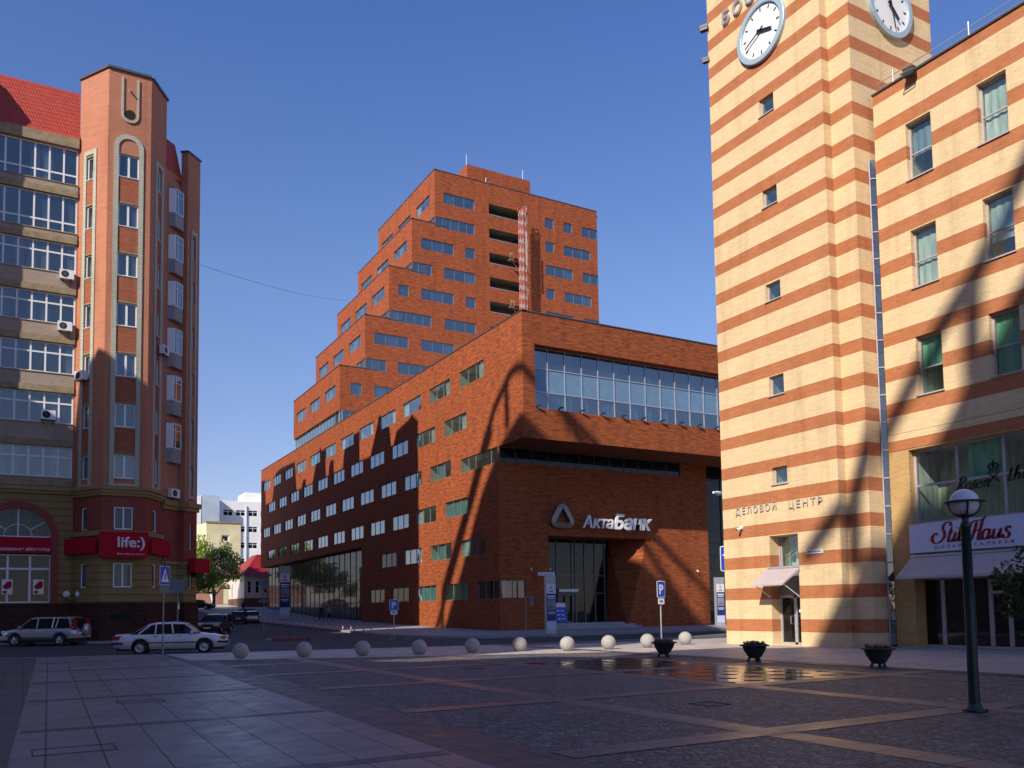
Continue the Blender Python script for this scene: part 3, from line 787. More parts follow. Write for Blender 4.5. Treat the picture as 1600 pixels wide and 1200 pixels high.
# crown, crossed swords and script on the glass of the window above
gl_ = thing('window_decal', F(-17, 0, 5.5), 'dark script with a crown and crossed lines on the big shop window', 'window lettering')
ro = [[(0, 0), (.1, .5), (.2, .9)], [(.0, .8), (.3, 1), (.5, .8), (.35, .55), (.15, .5)], [(.2, .5), (.4, .1), (.6, 0)]]
ro += [arc(.82, .26, .2, .26, 90, 450, 9)]
ro += [[(1.2, .5), (1.32, .6), (1.2, .4), (1.32, .12), (1.14, 0), (1.05, .1)]]
ro += [arc(1.62, .28, .18, .26, 0, 300, 9)+[(1.9, .2)], [(1.45, .28), (1.78, .32)]]
ro += [[(2.0, .55), (2.02, .05)], [(2.03, .35), (2.22, .56), (2.3, .4), (2.3, .05), (2.42, .1)]]
script(ro, F, -18.28, 5.5, .48, 'black_paint', gl_, 'script_lettering', d=-.262, w=.07)
th = [[(0, .9), (0, .1), (.12, 0), (.25, .1)], [(-.15, .62), (.2, .66)], [(.35, 0), (.4, .8), (.5, 1.0), (.42, .6), (.4, .3), (.55, .5), (.66, .4), (.66, .05), (.8, .1)]]
th += [[(x+.9, y) for x, y in st_] for st_ in a_(0)]+[[(1.7, .1), (1.82, .8), (1.78, 1.05), (1.7, .9), (1.7, .15), (1.8, 0), (1.95, .1)]]
script(th, F, -16.45, 5.62, .48, 'black_paint', gl_, 'script_lettering', d=-.262, w=.07)
cr = [[(-.34, -.62), (.34, .0)], [(.34, -.62), (-.34, .0)], arc(0, .08, .17, .06, 0, 360, 13), [(-.17, .1), (-.27, .34), (-.1, .46), (0, .3)], [(.17, .1), (.27, .34), (.1, .46), (0, .3)], [(0, .14), (0, .62)], [(-.07, .54), (.07, .54)]]
script(cr, F, -16.95, 6.0, .62, 'black_paint', gl_, 'emblem', d=-.262, shear=0, w=.05)

# ================================================================== bank building
XB, YB, YLW = 31.5, 53.6, 57.5
B = thing('bank_building', (31.5, 57.5, 0), 'long dark red brick office block with an overhanging glazed corner and bank lettering', 'building')
F = FX(XB)
W4 = 4.42
bw = []       # (u0,u1,z0,z1)
H1 = 1.37
for z, y0, n in ((21.63, 59.72, 12), (18.05, 62.92, 11), (14.5, 65.98, 11), (10.92, 62.85, 12), (7.40, 59.72, 4), (3.87, 62.95, 4)):
    for k in range(n):
        a = y0+6.272*k
        if a+W4 < 134: bw.append((-(a+W4), -a, z-H1, z))
holes = [(*b, .09) for b in bw]
band = (-64.1, -YLW, 13.02, 14.2)
cw0 = (-61.2, -YLW, 2.5, 3.87)
mb = MB()
# street face: over the passage, then the lower part
ARC_Y = 88.5
wall(mb, F, -134.2, -YLW, 8.6, 23.67, [h for h in holes if h[2] > 8.6]+[(*band, .09)], .3)
wall(mb, F, -ARC_Y, -YLW, -.5, 8.6, [h for h in holes if h[2] < 8.6]+[(*cw0, .09)], .3)
wall(mb, F, -YLW, -YB, 14.2, 23.67)
FB = FY(YB)
rib = (32.55, 60.5, 16.48, 21.3, .75)
wall(mb, FB, XB, 62, 14.2, 23.67, [rib])
mb.quad((XB, YB, 14.2), (62, YB, 14.2), (62, YLW+.4, 14.2), (XB, YLW+.4, 14.2))            # soffit
FL = FY(YLW)
portal = (35.9, 45.72, .5, 7.42, 3.0)
wall(mb, FL, XB, 52.6, 0, 14.2, [(XB, 49.6, 13.02, 14.2, .09), (XB, 33.75, 2.5, 3.87, .09), (portal[0], portal[1], 0, 7.42, 0)], .3)
# splayed portal: sloping right cheek, left cheek, soffit
mb.add([FL(43.5, 0, 0), FL(45.72, 0, 0), FL(45.72, 0, 7.42)], [(0, 1, 2)])
mb.quad(FL(43.5, 0, 0), FL(45.72, 0, 7.42), FL(43.9, -3, 7.42), FL(43.4, -3, 0))
mb.quad(FL(35.9, -3, 0), FL(35.9, 0, 0), FL(35.9, 0, 7.42), FL(35.9, -3, 7.42))
mb.quad(FL(35.9, 0, 7.42), FL(35.9, -3, 7.42), FL(43.9, -3, 7.42), FL(45.72, 0, 7.42))
mb.quad((52.6, YLW, 0), (52.6, 60, 0), (52.6, 60, 14.2), (52.6, YLW, 14.2))
# passage under the far half
mb.quad((XB, ARC_Y, -.5), (XB+1, ARC_Y, -.5), (XB+1, ARC_Y, 8.6), (XB, ARC_Y, 8.6)); mb.quad((XB, ARC_Y, 8.6), (XB+3, ARC_Y, 8.6), (XB+3, 134.2, 8.6), (XB, 134.2, 8.6))
mb.quad((XB, 134.2, 8.6), (75, 134.2, 8.6), (75, 134.2, 23.67), (XB, 134.2, 23.67)); mb.quad((75, YB, 0), (75, 134.2, 0), (75, 134.2, 23.67), (75, YB, 23.67))
mb.quad((62, YB, 14.2), (75, YB, 14.2), (75, YB, 23.67), (62, YB, 23.67))
mb.build('wall', 'bank_brick', B)
rf = MB(); rf.quad((XB+.35, YB+.35, 23.2), (75, YB+.35, 23.2), (75, 134, 23.2), (XB+.35, 134, 23.2)); rf.build('roof', 'concrete', B)
cp = MB(); cp.fbox(F, -134.2, -YB+.05, -.35, .05, 23.67, 23.75); cp.fbox(FB, XB, 75, -.35, .05, 23.67, 23.75)
cp.build('coping', 'metal_cap', B)
rng = random.Random(4)
def look(r):
    k = r.random()
    if k < .30: return ('room_teal', 'curtain', [(.72, 1, 1)])
    if k < .50: return ('room_teal', 'curtain', [(.0, .3, 1)])
    if k < .65: return ('room_mid', 'blind_teal', [(.0, 1, 1)])
    if k < .8: return 'room_teal'
    return ('room_mid', 'blind_teal', [(.34, .66, 1)])
for b in bw:
    window(B, F, *b, depth=.09, n=3, fm='frame_grey', gm='glass_clear' if b[3] > 8 or b[1] > -73 else 'glass_dark', rm=look(rng) if b[3] > 8 or b[1] > -73 else 'dark_void', side='room_light' if b[3] > 8 or b[1] > -73 else 'room_dark', back=1.5, fw_=.035)
# corner strip windows (wrap round the lower corner)
window(B, F, -64.1, -YLW-.02, 13.02, 14.2, .09, 5, fm='frame_grey', rm='room_mid', back=1.4, skip='b', fw_=.035)
window(B, FL, XB+.02, 49.6, 13.02, 14.19, .09, 12, fm='frame_grey', gm='glass_dark', rm=('dark_void', 'room_light', [(.04, .12, .8), (.13, .21, .8)]), side='room_dark', back=1.4, skip='a', fw_=.035)
window(B, F, -61.2, -YLW-.02, 2.5, 3.87, .09, 3, fm='frame_grey', rm='dark_void', side='room_dark', back=1.4, skip='b', fw_=.035)
window(B, FL, XB+.02, 33.75, 2.5, 3.87, .09, 2, fm='frame_grey', rm=('dark_void', 'room_teal', [(0, .25, 1)]), side='room_dark', back=1.4, skip='a', fw_=.035)
# ribbon glazing: three rows, spandrel glass in the middle one
n = 18; du = (rib[1]-rib[0])/n
fr = MB()
for k in range(n+1):
    u = rib[0]+du*k; fr.fbox(FB, u-.03, u+.03, -.8, -.68, rib[2], rib[3])
for z in (rib[2]+.03, 17.93, 19.72, rib[3]-.03): fr.fbox(FB, rib[0], rib[1], -.79, -.69, z-.035, z+.035)
cwl = fr.build('ribbon_glazing', 'frame_silver', B)
p = MB()
for k in range(n):
    a, b_ = rib[0]+du*k+.03, rib[0]+du*(k+1)-.03
    p.quad(FB(a, -.74, 17.93), FB(b_, -.74, 17.93), FB(b_, -.74, 19.72), FB(a, -.74, 19.72), 1)
    for z0, z1, rr in ((16.5, 17.9, 0), (19.75, 21.27, 1)):
        p.quad(FB(a, -.74, z0), FB(b_, -.74, z0), FB(b_, -.74, z1), FB(a, -.74, z1), 0)
        q = rng.random()
        if q < .62:
            f0, f1 = (0, .35+.3*rng.random()) if q < .3 else (.1, 1)
            kk = 7
            for i in range(kk):
                va, vb = a+(b_-a)*(f0+(f1-f0)*i/kk), a+(b_-a)*(f0+(f1-f0)*(i+1)/kk)
                da, db = (-.86, -.92) if i % 2 else (-.92, -.86)
                p.quad(FB(va, da, z0), FB(vb, db, z0), FB(vb, db, z1), FB(va, da, z1), 3)
p.fbox(FB, rib[0], rib[1], -3.2, -3.0, 16.5, 21.2, 2); p.quad(FB(rib[0], -.8, 18.8), FB(rib[1], -.8, 18.8), FB(rib[1], -3, 18.8), FB(rib[0], -3, 18.8), 2)
p.build('pane', ['glass_blue', 'spandrel_glass', 'room_dark', 'curtain'], cwl)
sp = MB()
for k in range(10): sp.cut(); u = 32.7+1.95*k; sp.tube(FB(u, -.1, 16.5), FB(u-.1, .18, 16.62), .06, n=8); sp.tube(FB(u-.1, .18, 16.62), FB(u+.15, .3, 16.68), .07, n=8)
sp.build_each('sill_spotlight', 'frame_dark', B)
# passage glazing and interior darkness
pg = MB()
for y in range(89, 134, 2): pg.box(XB+.9, XB+1.0, y-.04, y+.04, -.2, 8.6)
for z in (2.6, 5.2): pg.box(XB+.92, XB+.98, ARC_Y, 134, z-.03, z+.03)
q = pg.build('passage_glazing', 'frame_dark', B)
p = MB(); p.quad((XB+.95, ARC_Y, -.4), (XB+.95, 134, -.4), (XB+.95, 134, 8.6), (XB+.95, ARC_Y, 8.6)); p.box(XB+5, XB+5.1, ARC_Y, 134, -.4, 8.6, 1); p.build('pane', ['glass_dark', 'room_dark'], q)
# entrance
eg = MB(); D = -3.0
us = [36.0, 36.9, 37.35, 38.5, 40.0, 40.35, 41.3, 42.35, 43.35]
for u in us: eg.fbox(FL, u-.05, u+.05, D-.02, D+.1, .45, 7.42)
for z in (2.9, 4.4, 5.9): eg.fbox(FL, 36, 43.4, D, D+.08, z-.04, z+.04)
e_ = eg.build('entrance_glazing', 'frame_grey', B)
p = MB(); p.quad(FL(35.95, D+.03, .45), FL(43.9, D+.03, .45), FL(43.9, D+.03, 7.42), FL(35.95, D+.03, 7.42)); p.fbox(FL, 35.9, 44, D-4.2, D-4, 0, 7.4, 1); p.fbox(FL, 35.9, 44, D-4, D-.05, .40, .45, 1)
p.build('pane', ['glass_dark', 'dark_void'], e_)
dv = MB()
for u in (38.55, 39.25, 39.95): dv.fbox(FL, u-.05, u+.05, D+.1, D+.2, .45, 2.75)
dv.fbox(FL, 38.5, 40.0, D+.1, D+.2, 2.7, 2.95); dv.fbox(FL, 38.5, 40, D+.1, D+.2, .45, .58)
dd = dv.build('entrance_door', 'frame_grey', B)
hh = MB()
for u in (39.1, 39.4): hh.tube(FL(u, D+.26, 1.2), FL(u, D+.26, 2.0), .025)
hh.build_each('handle', 'frame_silver', dd)
cn = MB(); cn.fbox(FL, 38.3, 40.2, D+.1, D+.7, 3.0, 3.25); cn.build('canopy', 'frame_silver', B)
sb = MB()
for i in range(3): sb.fbox(FL, 35.9, 44.6-.35*i, -3, .55-.42*i, .02+.15*i, .02+.15*(i+1))
sb.build('steps', 'pavement_slab', B)
# dark glazed link on the right
dk = MB(); FG = FY(58.6)
dk.quad(FG(52.6, 0, 0), FG(62, 0, 0), FG(62, 0, 14.2), FG(52.6, 0, 14.2))
for k in range(12): dk.fbox(FG, 52.62, 62, .0, .06, 1.15*k+.4, 1.15*k+.45, 1)
for u in (53.4, 55.2, 57, 58.8): dk.fbox(FG, u-.04, u+.04, .0, .07, 0, 14.2, 1)
dk.quad(FG(53.4, -.03, 3.9), FG(62, -.03, 3.9), FG(62, -.03, 8.6), FG(53.4, -.03, 8.6), 2); dk.fbox(FG, 52.6, 62, -2, -1.9, 0, 14.2, 3)
dk.build('glazed_link', ['glass_dark', 'frame_dark', 'house_yellow', 'room_dark'], B)
# bank emblem + letters
em = thing('bank_emblem', FL(37.1, 0, 8.2), 'rounded triangular metal ring emblem left of the bank lettering', 'emblem')
def tri(r, rad, n=10):
    out = []
    for k in range(3):
        ca = R(90+120*k); cx, cy = (r-rad)*math.cos(ca), (r-rad)*math.sin(ca)
        for i in range(n): a = ca-R(60)+R(120)*i/(n-1); out.append((cx+rad*math.cos(a), cy+rad*math.sin(a)))
    return out
o1, o2 = tri(1.12, .55), tri(.72, .12)
e = MB(); n = len(o1)
pf = lambda p, d: FL(37.1+p[0]*1.02, d, 8.86+p[1]*.98)
vs = [pf(p, .32) for p in o1]+[pf(p, .40) for p in o2]+[pf(p, .06) for p in o1]+[pf(p, .06) for p in o2]
e.add(vs, [(i, (i+1) % n, n+(i+1) % n, n+i) for i in range(n)]+[(i, 2*n+i, 2*n+(i+1) % n, (i+1) % n) for i in range(n)]+[(n+i, n+(i+1) % n, 3*n+(i+1) % n, 3*n+i) for i in range(n)])
e.build('ring', 'logo_metal', em)
bl = thing('bank_lettering', FL(42.5, 0, 8.2), 'slanted white raised letters over the portal of the brick bank', 'lettering')
text('Акта', FL, 38.85, 8.12, 1.36, 'letter_white', bl, .16, .42, .022, .22, 3.05, 'letters')
text('Банк', FL, 41.95, 8.12, 1.62, 'letter_white', bl, .16, .42, .05, .22, 3.95, 'letters')
for u, lab in ((34.25, 'small bracket lamp on the bank wall over the corner window, nearer the corner'), (36.0, 'small bracket lamp on the bank wall, nearer the entrance portal'), (51.2, 'small bracket lamp at the right edge of the brick bank front')):
    camera_box(FL, u, 4.75, lab, 'wall_lamp')
plate(FL, 34.9, 36.4, 4.25, 4.5, 'white_paint', 'small white street name plate on the bank front left of the portal')

# ================================================================== terraced brick tower
YT, YTB = 95.82, 115.7
TT = thing('terraced_tower', (50, 96, 23.2), 'tall brick office tower climbing in five steps from left to right', 'building')
FT = FY(YT)
XS = {5: 31.5, 4: 34.6, 3: 37.68, 2: 40.72, 1: 43.88}
ZP = {5: 30.49, 4: 37.05, 3: 43.62, 2: 50.2, 1: 57.24}
ZB = {5: 25.25, 4: 30.49, 3: 37.05, 2: 43.62, 1: 50.2}
XR = 68.8
hh_ = 1.4
front = []     # x0,x1,ztop,kind
def row(zt, items): front.extend((a, b, zt, k) for a, b, k in items)
lg = (51.6, 57.5, 'loggia')
row(54.55, [(45.1, 49.5, 'w'), lg, (60.2, 61.6, 's'), (63.2, 64.6, 's'), (66.2, 68.8, 'r')])
row(51.25, [(43.88, 49.5, 'c'), lg, (60.2, 61.6, 's'), (63.2, 67.6, 'w')])
row(48.0, [(42.0, 46.5, 'w'), (48.1, 49.5, 's'), lg, (60.2, 64.6, 'w'), (66.2, 68.8, 'r')])
row(44.75, [(40.72, 43.4, 'c'), (45.1, 49.5, 'w'), lg, (60.2, 61.6, 's'), (63.2, 67.6, 'w')])
row(41.55, [(38.9, 40.3, 's'), (41.95, 46.4, 'w'), (48.1, 49.5, 's'), lg, (60.2, 64.6, 'w'), (66.2, 68.8, 'r')])
row(38.2, [(37.68, 43.3, 'c'), (45.1, 49.5, 'w'), lg])
row(35.05, [(35.8, 40.2, 'w'), (41.9, 46.4, 'w'), (48.1, 49.5, 's')])
row(31.8, [(34.6, 37.3, 'c'), (38.8, 43.2, 'w')])
row(28.55, [(32.8, 34.2, 's'), (35.7, 40.1, 'w')])
mb = MB()
allh = [(a, b, z-hh_, z, 2.2 if k == 'loggia' else .1) for a, b, z, k in front]
def left_face(k):
    FLk = FX(XS[k]); hs = []
    top = {1: 54.7, 2: 48.1, 3: 41.65, 4: 35.1, 5: 28.55}[k]
    for y in (97.4, 103.7, 110.0): hs.append((-(y+4.35), -y, top-hh_, top, .1))
    corner = {1: 51.25, 2: 44.75, 3: 38.2, 4: 31.8}.get(k)
    if corner: hs.append((-(YT+3.1), -YT, corner-hh_, corner, .1))
    return FLk, hs
def reveal(mb, F, h, dd):
    a, b, c, e = h[:4]
    mb.quad(F(a, 0, c), F(a, -dd, c), F(a, -dd, e), F(a, 0, e)); mb.quad(F(b, -dd, c), F(b, 0, c), F(b, 0, e), F(b, -dd, e))
    mb.quad(F(a, 0, e), F(a, -dd, e), F(b, -dd, e), F(b, 0, e)); mb.quad(F(a, -dd, c), F(a, 0, c), F(b, 0, c), F(b, -dd, c))
for k in range(5, 0, -1):
    x1 = XS.get(k-1, XR)
    wall(mb, FT, XS[k], x1, 25.25, ZP[k], [(max(h[0], XS[k]), min(h[1], x1), h[2], h[3], 0) for h in allh if h[1] > XS[k]+.01 and h[0] < x1-.01])
    FLk, lh = left_face(k)
    zb = ZB[k]
    wall(mb, FLk, -YTB, -YT, zb, ZP[k], [(h[0], h[1], max(h[2], zb), h[3], h[4]) for h in lh])
    mb.quad((XS[k], YTB, ZB[k]), (XR, YTB, ZB[k]), (XR, YTB, ZP[k]), (XS[k], YTB, ZP[k]))
    mb.quad((XR, YT, ZB[k]), (XR, YTB, ZB[k]), (XR, YTB, ZP[k]), (XR, YT, ZP[k]))
for h in allh: reveal(mb, FT, h, h[4])
mb.quad((31.5, YT, 25.25), (31.5, YTB, 25.25), (XR, YTB, 25.25), (XR, YT, 25.25))
wall(mb, FT, 40, XR, 23.2, 25.25)
for a, b, z, k in front:
    if k == 'loggia':
        D = -2.2; mb.quad(FT(a, D, z-hh_), FT(b, D, z-hh_), FT(b, D, z), FT(a, D, z), 1); o = .01
        mb.quad(FT(a+o, -.1, z-hh_+o), FT(a+o, D, z-hh_+o), FT(a+o, D, z-o), FT(a+o, -.1, z-o), 1); mb.quad(FT(b-o, D, z-hh_), FT(b-o, -.1, z-hh_), FT(b-o, -.1, z), FT(b-o, D, z), 1)
        mb.quad(FT(a, -.1, z-o), FT(a, D, z-o), FT(b, D, z-o), FT(b, -.1, z-o), 1); mb.quad(FT(a, D, z-hh_+o), FT(a, -.1, z-hh_+o), FT(b, -.1, z-hh_+o), FT(b, D, z-hh_+o), 1)
mb.build('wall', ['terrace_brick', 'loggia_render'], TT)
rf = MB(); cp = MB()
for k in range(5, 0, -1):
    x1 = XS.get(k-1, XR)
    rf.quad((XS[k]+.3, YT+.3, ZP[k]-.5), (x1+.5, YT+.3, ZP[k]-.5), (x1+.5, YTB-.3, ZP[k]-.5), (XS[k]+.3, YTB-.3, ZP[k]-.5))
    cp.fbox(FX(XS[k]), -YTB, -YT+.05, -.3, .05, ZP[k], ZP[k]+.09); cp.fbox(FT, XS[k], x1 if k > 1 else XR, -.3, .05, ZP[k], ZP[k]+.09)
rf.build('roof', 'concrete', TT); cp.build('coping', 'metal_cap', TT)
ph = MB(); ph.box(48.8, 58.3, YT+.6, YT+12, 56.7, 59.45); ph.box(46.4, 48.8, YT+4, YT+11, 56.7, 59.1); ph.build('penthouse', 'terrace_brick', TT)
an = MB()
for x in (48.9, 57.4): an.tube((x, YT+1, 59.4), (x, YT+1, 61.0), .05, .02)
an.box(51.2, 52, YT+.3, YT+.7, 57.3, 57.6); an.tube((51.5, YT+.5, 57.3), (51.5, YT+.5, 58.2), .05)
an.build_each('antenna', 'frame_silver', TT)
cpg = MB()
for k in range(5): cpg.fbox(FT, 51.6, 57.5, -.02, .03, 54.55-hh_-3.25*k-.07, 54.55-hh_-3.25*k)
cpg.build_each('loggia_sill', 'frame_silver', TT)
rng = random.Random(9)
def look2(r):
    k = r.random()
    if k < .4: return ('room_dark', 'curtain_blue', [(.33, .68, 1)])
    if k < .6: return ('room_dark', 'curtain', [(.0, .3, 1)])
    if k < .75: return ('room_mid', 'curtain', [(.66, 1, 1)])
    return 'room_dark'
for a, b, z, k in front:
    if k == 'loggia': continue
    nn = {'w': 3, 's': 1, 'c': 3 if b-a < 4 else 5, 'r': 2}[k]
    window(TT, FT, a+(.02 if k == 'c' else 0), b, z-hh_, z, .1, nn, fm='frame_grey', gm='glass_blue', rm=look2(rng), back=1.4, skip='a' if k == 'c' else '', fw_=.045)
for k in range(5, 0, -1):
    FLk, lh = left_face(k)
    for h in lh: window(TT, FLk, h[0], h[1]-(.02 if h[1] > -96 else 0), max(h[2], ZB[k]), h[3], .1, 3, fm='frame_grey', gm='glass_clear', rm=look2(rng), back=1.4, skip='b' if h[1] > -96 else '', fw_=.045)
window(TT, FX(31.5), -YTB, -YT, 23.4, 25.24, .25, 16, fm='frame_silver', gm='glass_clear', rm='room_light', back=1.5, name='clerestory', skip='b')
window(TT, FT, 31.54, 40, 23.4, 25.24, .25, 7, fm='frame_silver', gm='glass_blue', rm='room_dark', back=1.5, name='clerestory', skip='a')
# mast climber on the front
cr = thing('mast_hoist', (55.95, 94.6, 40), 'red and white lattice hoist mast standing in front of the terraced brick tower', 'hoist mast')
def lattice(x, y, w, z0, z1, step, hook):
    mbx = MB(); z = z0; i = 0
    cs = [(x-w, y-w), (x+w, y-w), (x+w, y+w), (x-w, y+w)]
    while z < z1:
        for j in range(4):
            a, b = cs[j], cs[(j+1) % 4]; m = i % 2
            mbx.tube((*a, z), (*a, z+step), .04, n=5, caps=False, m=m)
            mbx.tube((*a, z), (*b, z), .026, n=4, caps=False, m=m)
            mbx.tube((*a, z) if i % 2 else (*b, z), (*b, z+step) if i % 2 else (*a, z+step), .026, n=4, caps=False, m=m)
        z += step; i += 1
    mbx.path(hook, .06, m=i % 2)
    mbx.build('lattice_mast', ['crane_red', 'crane_white'], cr)
lattice(55.50, 94.3, .2, 24, 53.4, .62, [(55.2, 94.3, 53.4), (55.0, 94.3, 53.9), (55.3, 94.3, 54.2), (55.55, 94.3, 53.95)])
lattice(56.10, 94.5, .19, 24, 53.8, .62, [(56.2, 94.5, 53.8), (56.6, 94.5, 54.1), (56.5, 94.5, 54.6), (56.1, 94.5, 54.6)])
pn = MB(); pn.box(56.05, 56.3, 94.05, 94.1, 46.5, 51); pn.build('cover_panel', 'crane_white', cr)
for z in (47.2, 40.9):
    pf_ = MB(); pf_.box(54.0, 54.5, 94.6, 95.2, z-.08, z); pf_.tube((54.0, 94.6, z), (54.0, 94.6, z+.8), .03, n=4); pf_.tube((54.5, 94.6, z), (54.5, 94.6, z+.8), .03, n=4); pf_.box(54.0, 54.5, 94.58, 94.62, z+.5, z+.8)
    pf_.build('platform', 'ledge_stone', cr)
    ar = MB(); ar.tube((54.5, 95, z-.05), (55.3, 95, z-.05), .06); ar.tube((54.5, 95, z-.1), (55.3, 95, z-.9), .05); ar.tube((56.6, 95, z-.3), (57.4, 95.7, z-1.0), .06); ar.build('brace', 'crane_red', cr)

# ================================================================== corner apartment house
LA, LB, LC, LD = (2.6, 62.9), (4.14, 60.5), (6.76, 60.5), (8.01, 62.68)
LB_ = thing('corner_house', (5.4, 60.5, 0), 'red brick apartment house with a tall polygonal corner turret and a red mansard roof', 'building')
ZT = 37.9
fAB, fBC, fCD = Frame(LA, LB), Frame(LB, LC), Frame(LC, LD)
PE = (9.2, 63.9)
fDE = Frame(LD, PE)
PF = (10.55, 65.25)
PW = [32.2-3.36*k for k in range(7)]           # window tops
WH = 1.55
def turret_face(F, a, b, sur, n, rounded=False, lights=True, mirrored=None):
    """brick face with one column of windows inside a pale surround"""
    L = F.L
    hs = [(a, b, z-WH, z, .1) for z in PW]+[(a+.06, b-.06, 7.15, 8.62, .08), (a+.06, b-.06, 3.42, 4.99, .08)]
    return hs
faces = {'AB': (fAB, .78, 1.50), 'BC': (fBC, .66, 1.90), 'CD': (fCD, 1.05, 1.75)}
br, oc, rp = MB(), MB(), MB()
for k, (Fc, a, b) in faces.items():
    hs = turret_face(Fc, a, b, .3, 1)
    wall(br, Fc, 0, Fc.L, 9.95, ZT, [h for h in hs if h[2] > 9.95], .2)
    wall(rp, Fc, 0, Fc.L, 6.95, 9.4, [h for h in hs if 6.9 < h[2] < 9.4], .2)
    wall(oc, Fc, 0, Fc.L, 2.45, 6.95, [h for h in hs if h[2] < 5], .2)
# body behind, mirrored turret on the left (off to the side), main front
YM = 62.9
FM = FY(YM)
strips = [(30.45, 32.95)]+[(27.1, 29.6)]+[(z-2.05, z) for z in (26.36, 22.9, 19.57, 16.25, 12.68)]
wall(br, FM, -3.5, 2.6, 9.95, 33.7, [(-3.4, 2.5, a, b, .25) for a, b in strips], .1, 0)
ARCX, ARZ, ARI, ARO = -.5, 6.7, 1.88, 2.32
wall(oc, FM, -3.5, 2.6, 2.45, 9.6, [(ARCX-ARI, ARCX+ARI, 2.5, ARZ, .35), (ARCX-ARI, ARCX+ARI, ARZ, ARZ+ARI, 0)], .35)
na = 20
arcp = [(ARCX+ARI*math.cos(PI*i/na), ARZ+ARI*math.sin(PI*i/na)) for i in range(na+1)]
for i in range(na):                                  # spandrels above the arch + intrados
    p, q = arcp[i], arcp[i+1]
    oc.quad(FM(q[0], 0, q[1]), FM(p[0], 0, p[1]), FM(p[0], 0, ARZ+ARI), FM(q[0], 0, ARZ+ARI))
    oc.quad(FM(p[0], 0, p[1]), FM(q[0], 0, q[1]), FM(q[0], -.35, q[1]), FM(p[0], -.35, p[1]))
# side wall after the turret, pier
wall(br, fDE, 0, fDE.L, 9.5, 33.0, [])
Fp1, Fp2 = Frame((9.2, 63.9), (9.62, 63.62)), Frame((9.62, 63.62), (10.62, 64.62))
pier_h = [(.52, .92, z-1.5, z, .15) for z in [28.9-3.36*k for k in range(6)]]
wall(br, Fp1, 0, Fp1.L, 9.5, 35.0); wall(br, Fp2, 0, Fp2.L, 9.5, 35.0, pier_h, .15)
wall(rp, fDE, 0, fDE.L, 5.2, 9.5); wall(rp, Fp1, 0, Fp1.L, 5.2, 9.5); wall(rp, Fp2, 0, Fp2.L, 5.2, 9.5, [(.52, .92, 6.2, 8.1, .15)], .15)
wall(oc, fDE, 0, fDE.L, 2.45, 5.2); wall(oc, Fp1, 0, Fp1.L, 2.45, 5.2); wall(oc, Fp2, 0, Fp2.L, 2.45, 5.2, [(.5, .95, 3.4, 4.9, .15)], .15)
pe = (10.62, 64.62)
br.quad((*pe, 9.5), (10.2, 67, 9.5), (10.2, 67, 35), (*pe, 35)); rp.quad((*pe, 5.2), (10.2, 67, 5.2), (10.2, 67, 9.5), (*pe, 9.5)); oc.quad((*pe, 2.45), (10.2, 67, 2.45), (10.2, 67, 5.2), (*pe, 5.2))
# mirrored turret
MX = lambda p: (2*ARCX-p[0], p[1])
mA, mBp, mC, mD = MX(LA), MX(LB), MX(LC), MX(LD)
for Fc, Wd in ((Frame(mBp, mA), 0), (Frame(mC, mBp), 0), (Frame(mD, mC), 0)):
    wall(br, Fc, 0, Fc.L, 9.95, ZT, [(Fc.L/2-.6, Fc.L/2+.6, z-WH, z, .2) for z in PW]); wall(oc, Fc, 0, Fc.L, 2.45, 9.95)
# rear street wing
wy = 124
for mbx, z0, z1 in ((oc, -1, 9.95), (br, 9.95, 33.5)):
    mbx.quad((9.6, 66.6, z0), (9.6, wy, z0), (9.6, wy, z1), (9.6, 66.6, z1)); mbx.quad((9.6, wy, z0), (-2, wy, z0), (-2, wy, z1), (9.6, wy, z1)); mbx.quad((-2, wy, z0), (-2, 76, z0), (-2, 76, z1), (-2, wy, z1)); mbx.quad((-2, 76, z0), (-9, 76, z0), (-9, 76, z1), (-2, 76, z1)); mbx.quad((-9, 76, z0), (-9, 63, z0), (-9, 63, z1), (-9, 76, z1))
br.build('brick_wall', 'pier_brick', LB_); oc.build('ochre_wall', 'ochre_rustic', LB_); rp.build('plaster_wall', 'red_plaster', LB_)
# turret cap
cp = MB()
ring = [LA, LB, LC, LD, (7.2, 66), (3.4, 66)]
cp.add([(*p, ZT-.05) for p in ring], [tuple(range(6))], 0)
for Fc in (fAB, fBC, fCD): cp.fbox(Fc, -.08, Fc.L+.08, -.25, .12, ZT, ZT+.16)
cp.cut(); mm_ = [mD, mC, mBp, mA, (-4, 66), (-8, 66)]
cp.add([(*p, ZT) for p in mm_], [tuple(range(6))], 0)
cp.cut(); cp.fbox(Fp1, -.05, Fp1.L, -.3, .08, 35.0, 35.12); cp.fbox(Fp2, 0, Fp2.L+.05, -.3, .08, 35.0, 35.12)
cp.add([(9.2, 63.9, 34.9), (9.62, 63.62, 34.9), (10.62, 64.62, 34.9), (10.2, 67, 34.9)], [(0, 1, 2, 3)])
cp.cut(); cp.quad((7.2, 66, 33), (3.4, 66, 33), (3.4, 66, ZT), (7.2, 66, ZT)); cp.quad((8.01, 62.68, 33), (7.2, 66, 33), (7.2, 66, ZT), (8.01, 62.68, ZT)); cp.quad((3.4, 66, 33), (2.6, 62.9, 33), (2.6, 62.9, ZT), (3.4, 66, ZT))
cp.cuts = [0]+cp.cuts; cp.build_each('parapet_cap', 'metal_cap', LB_)
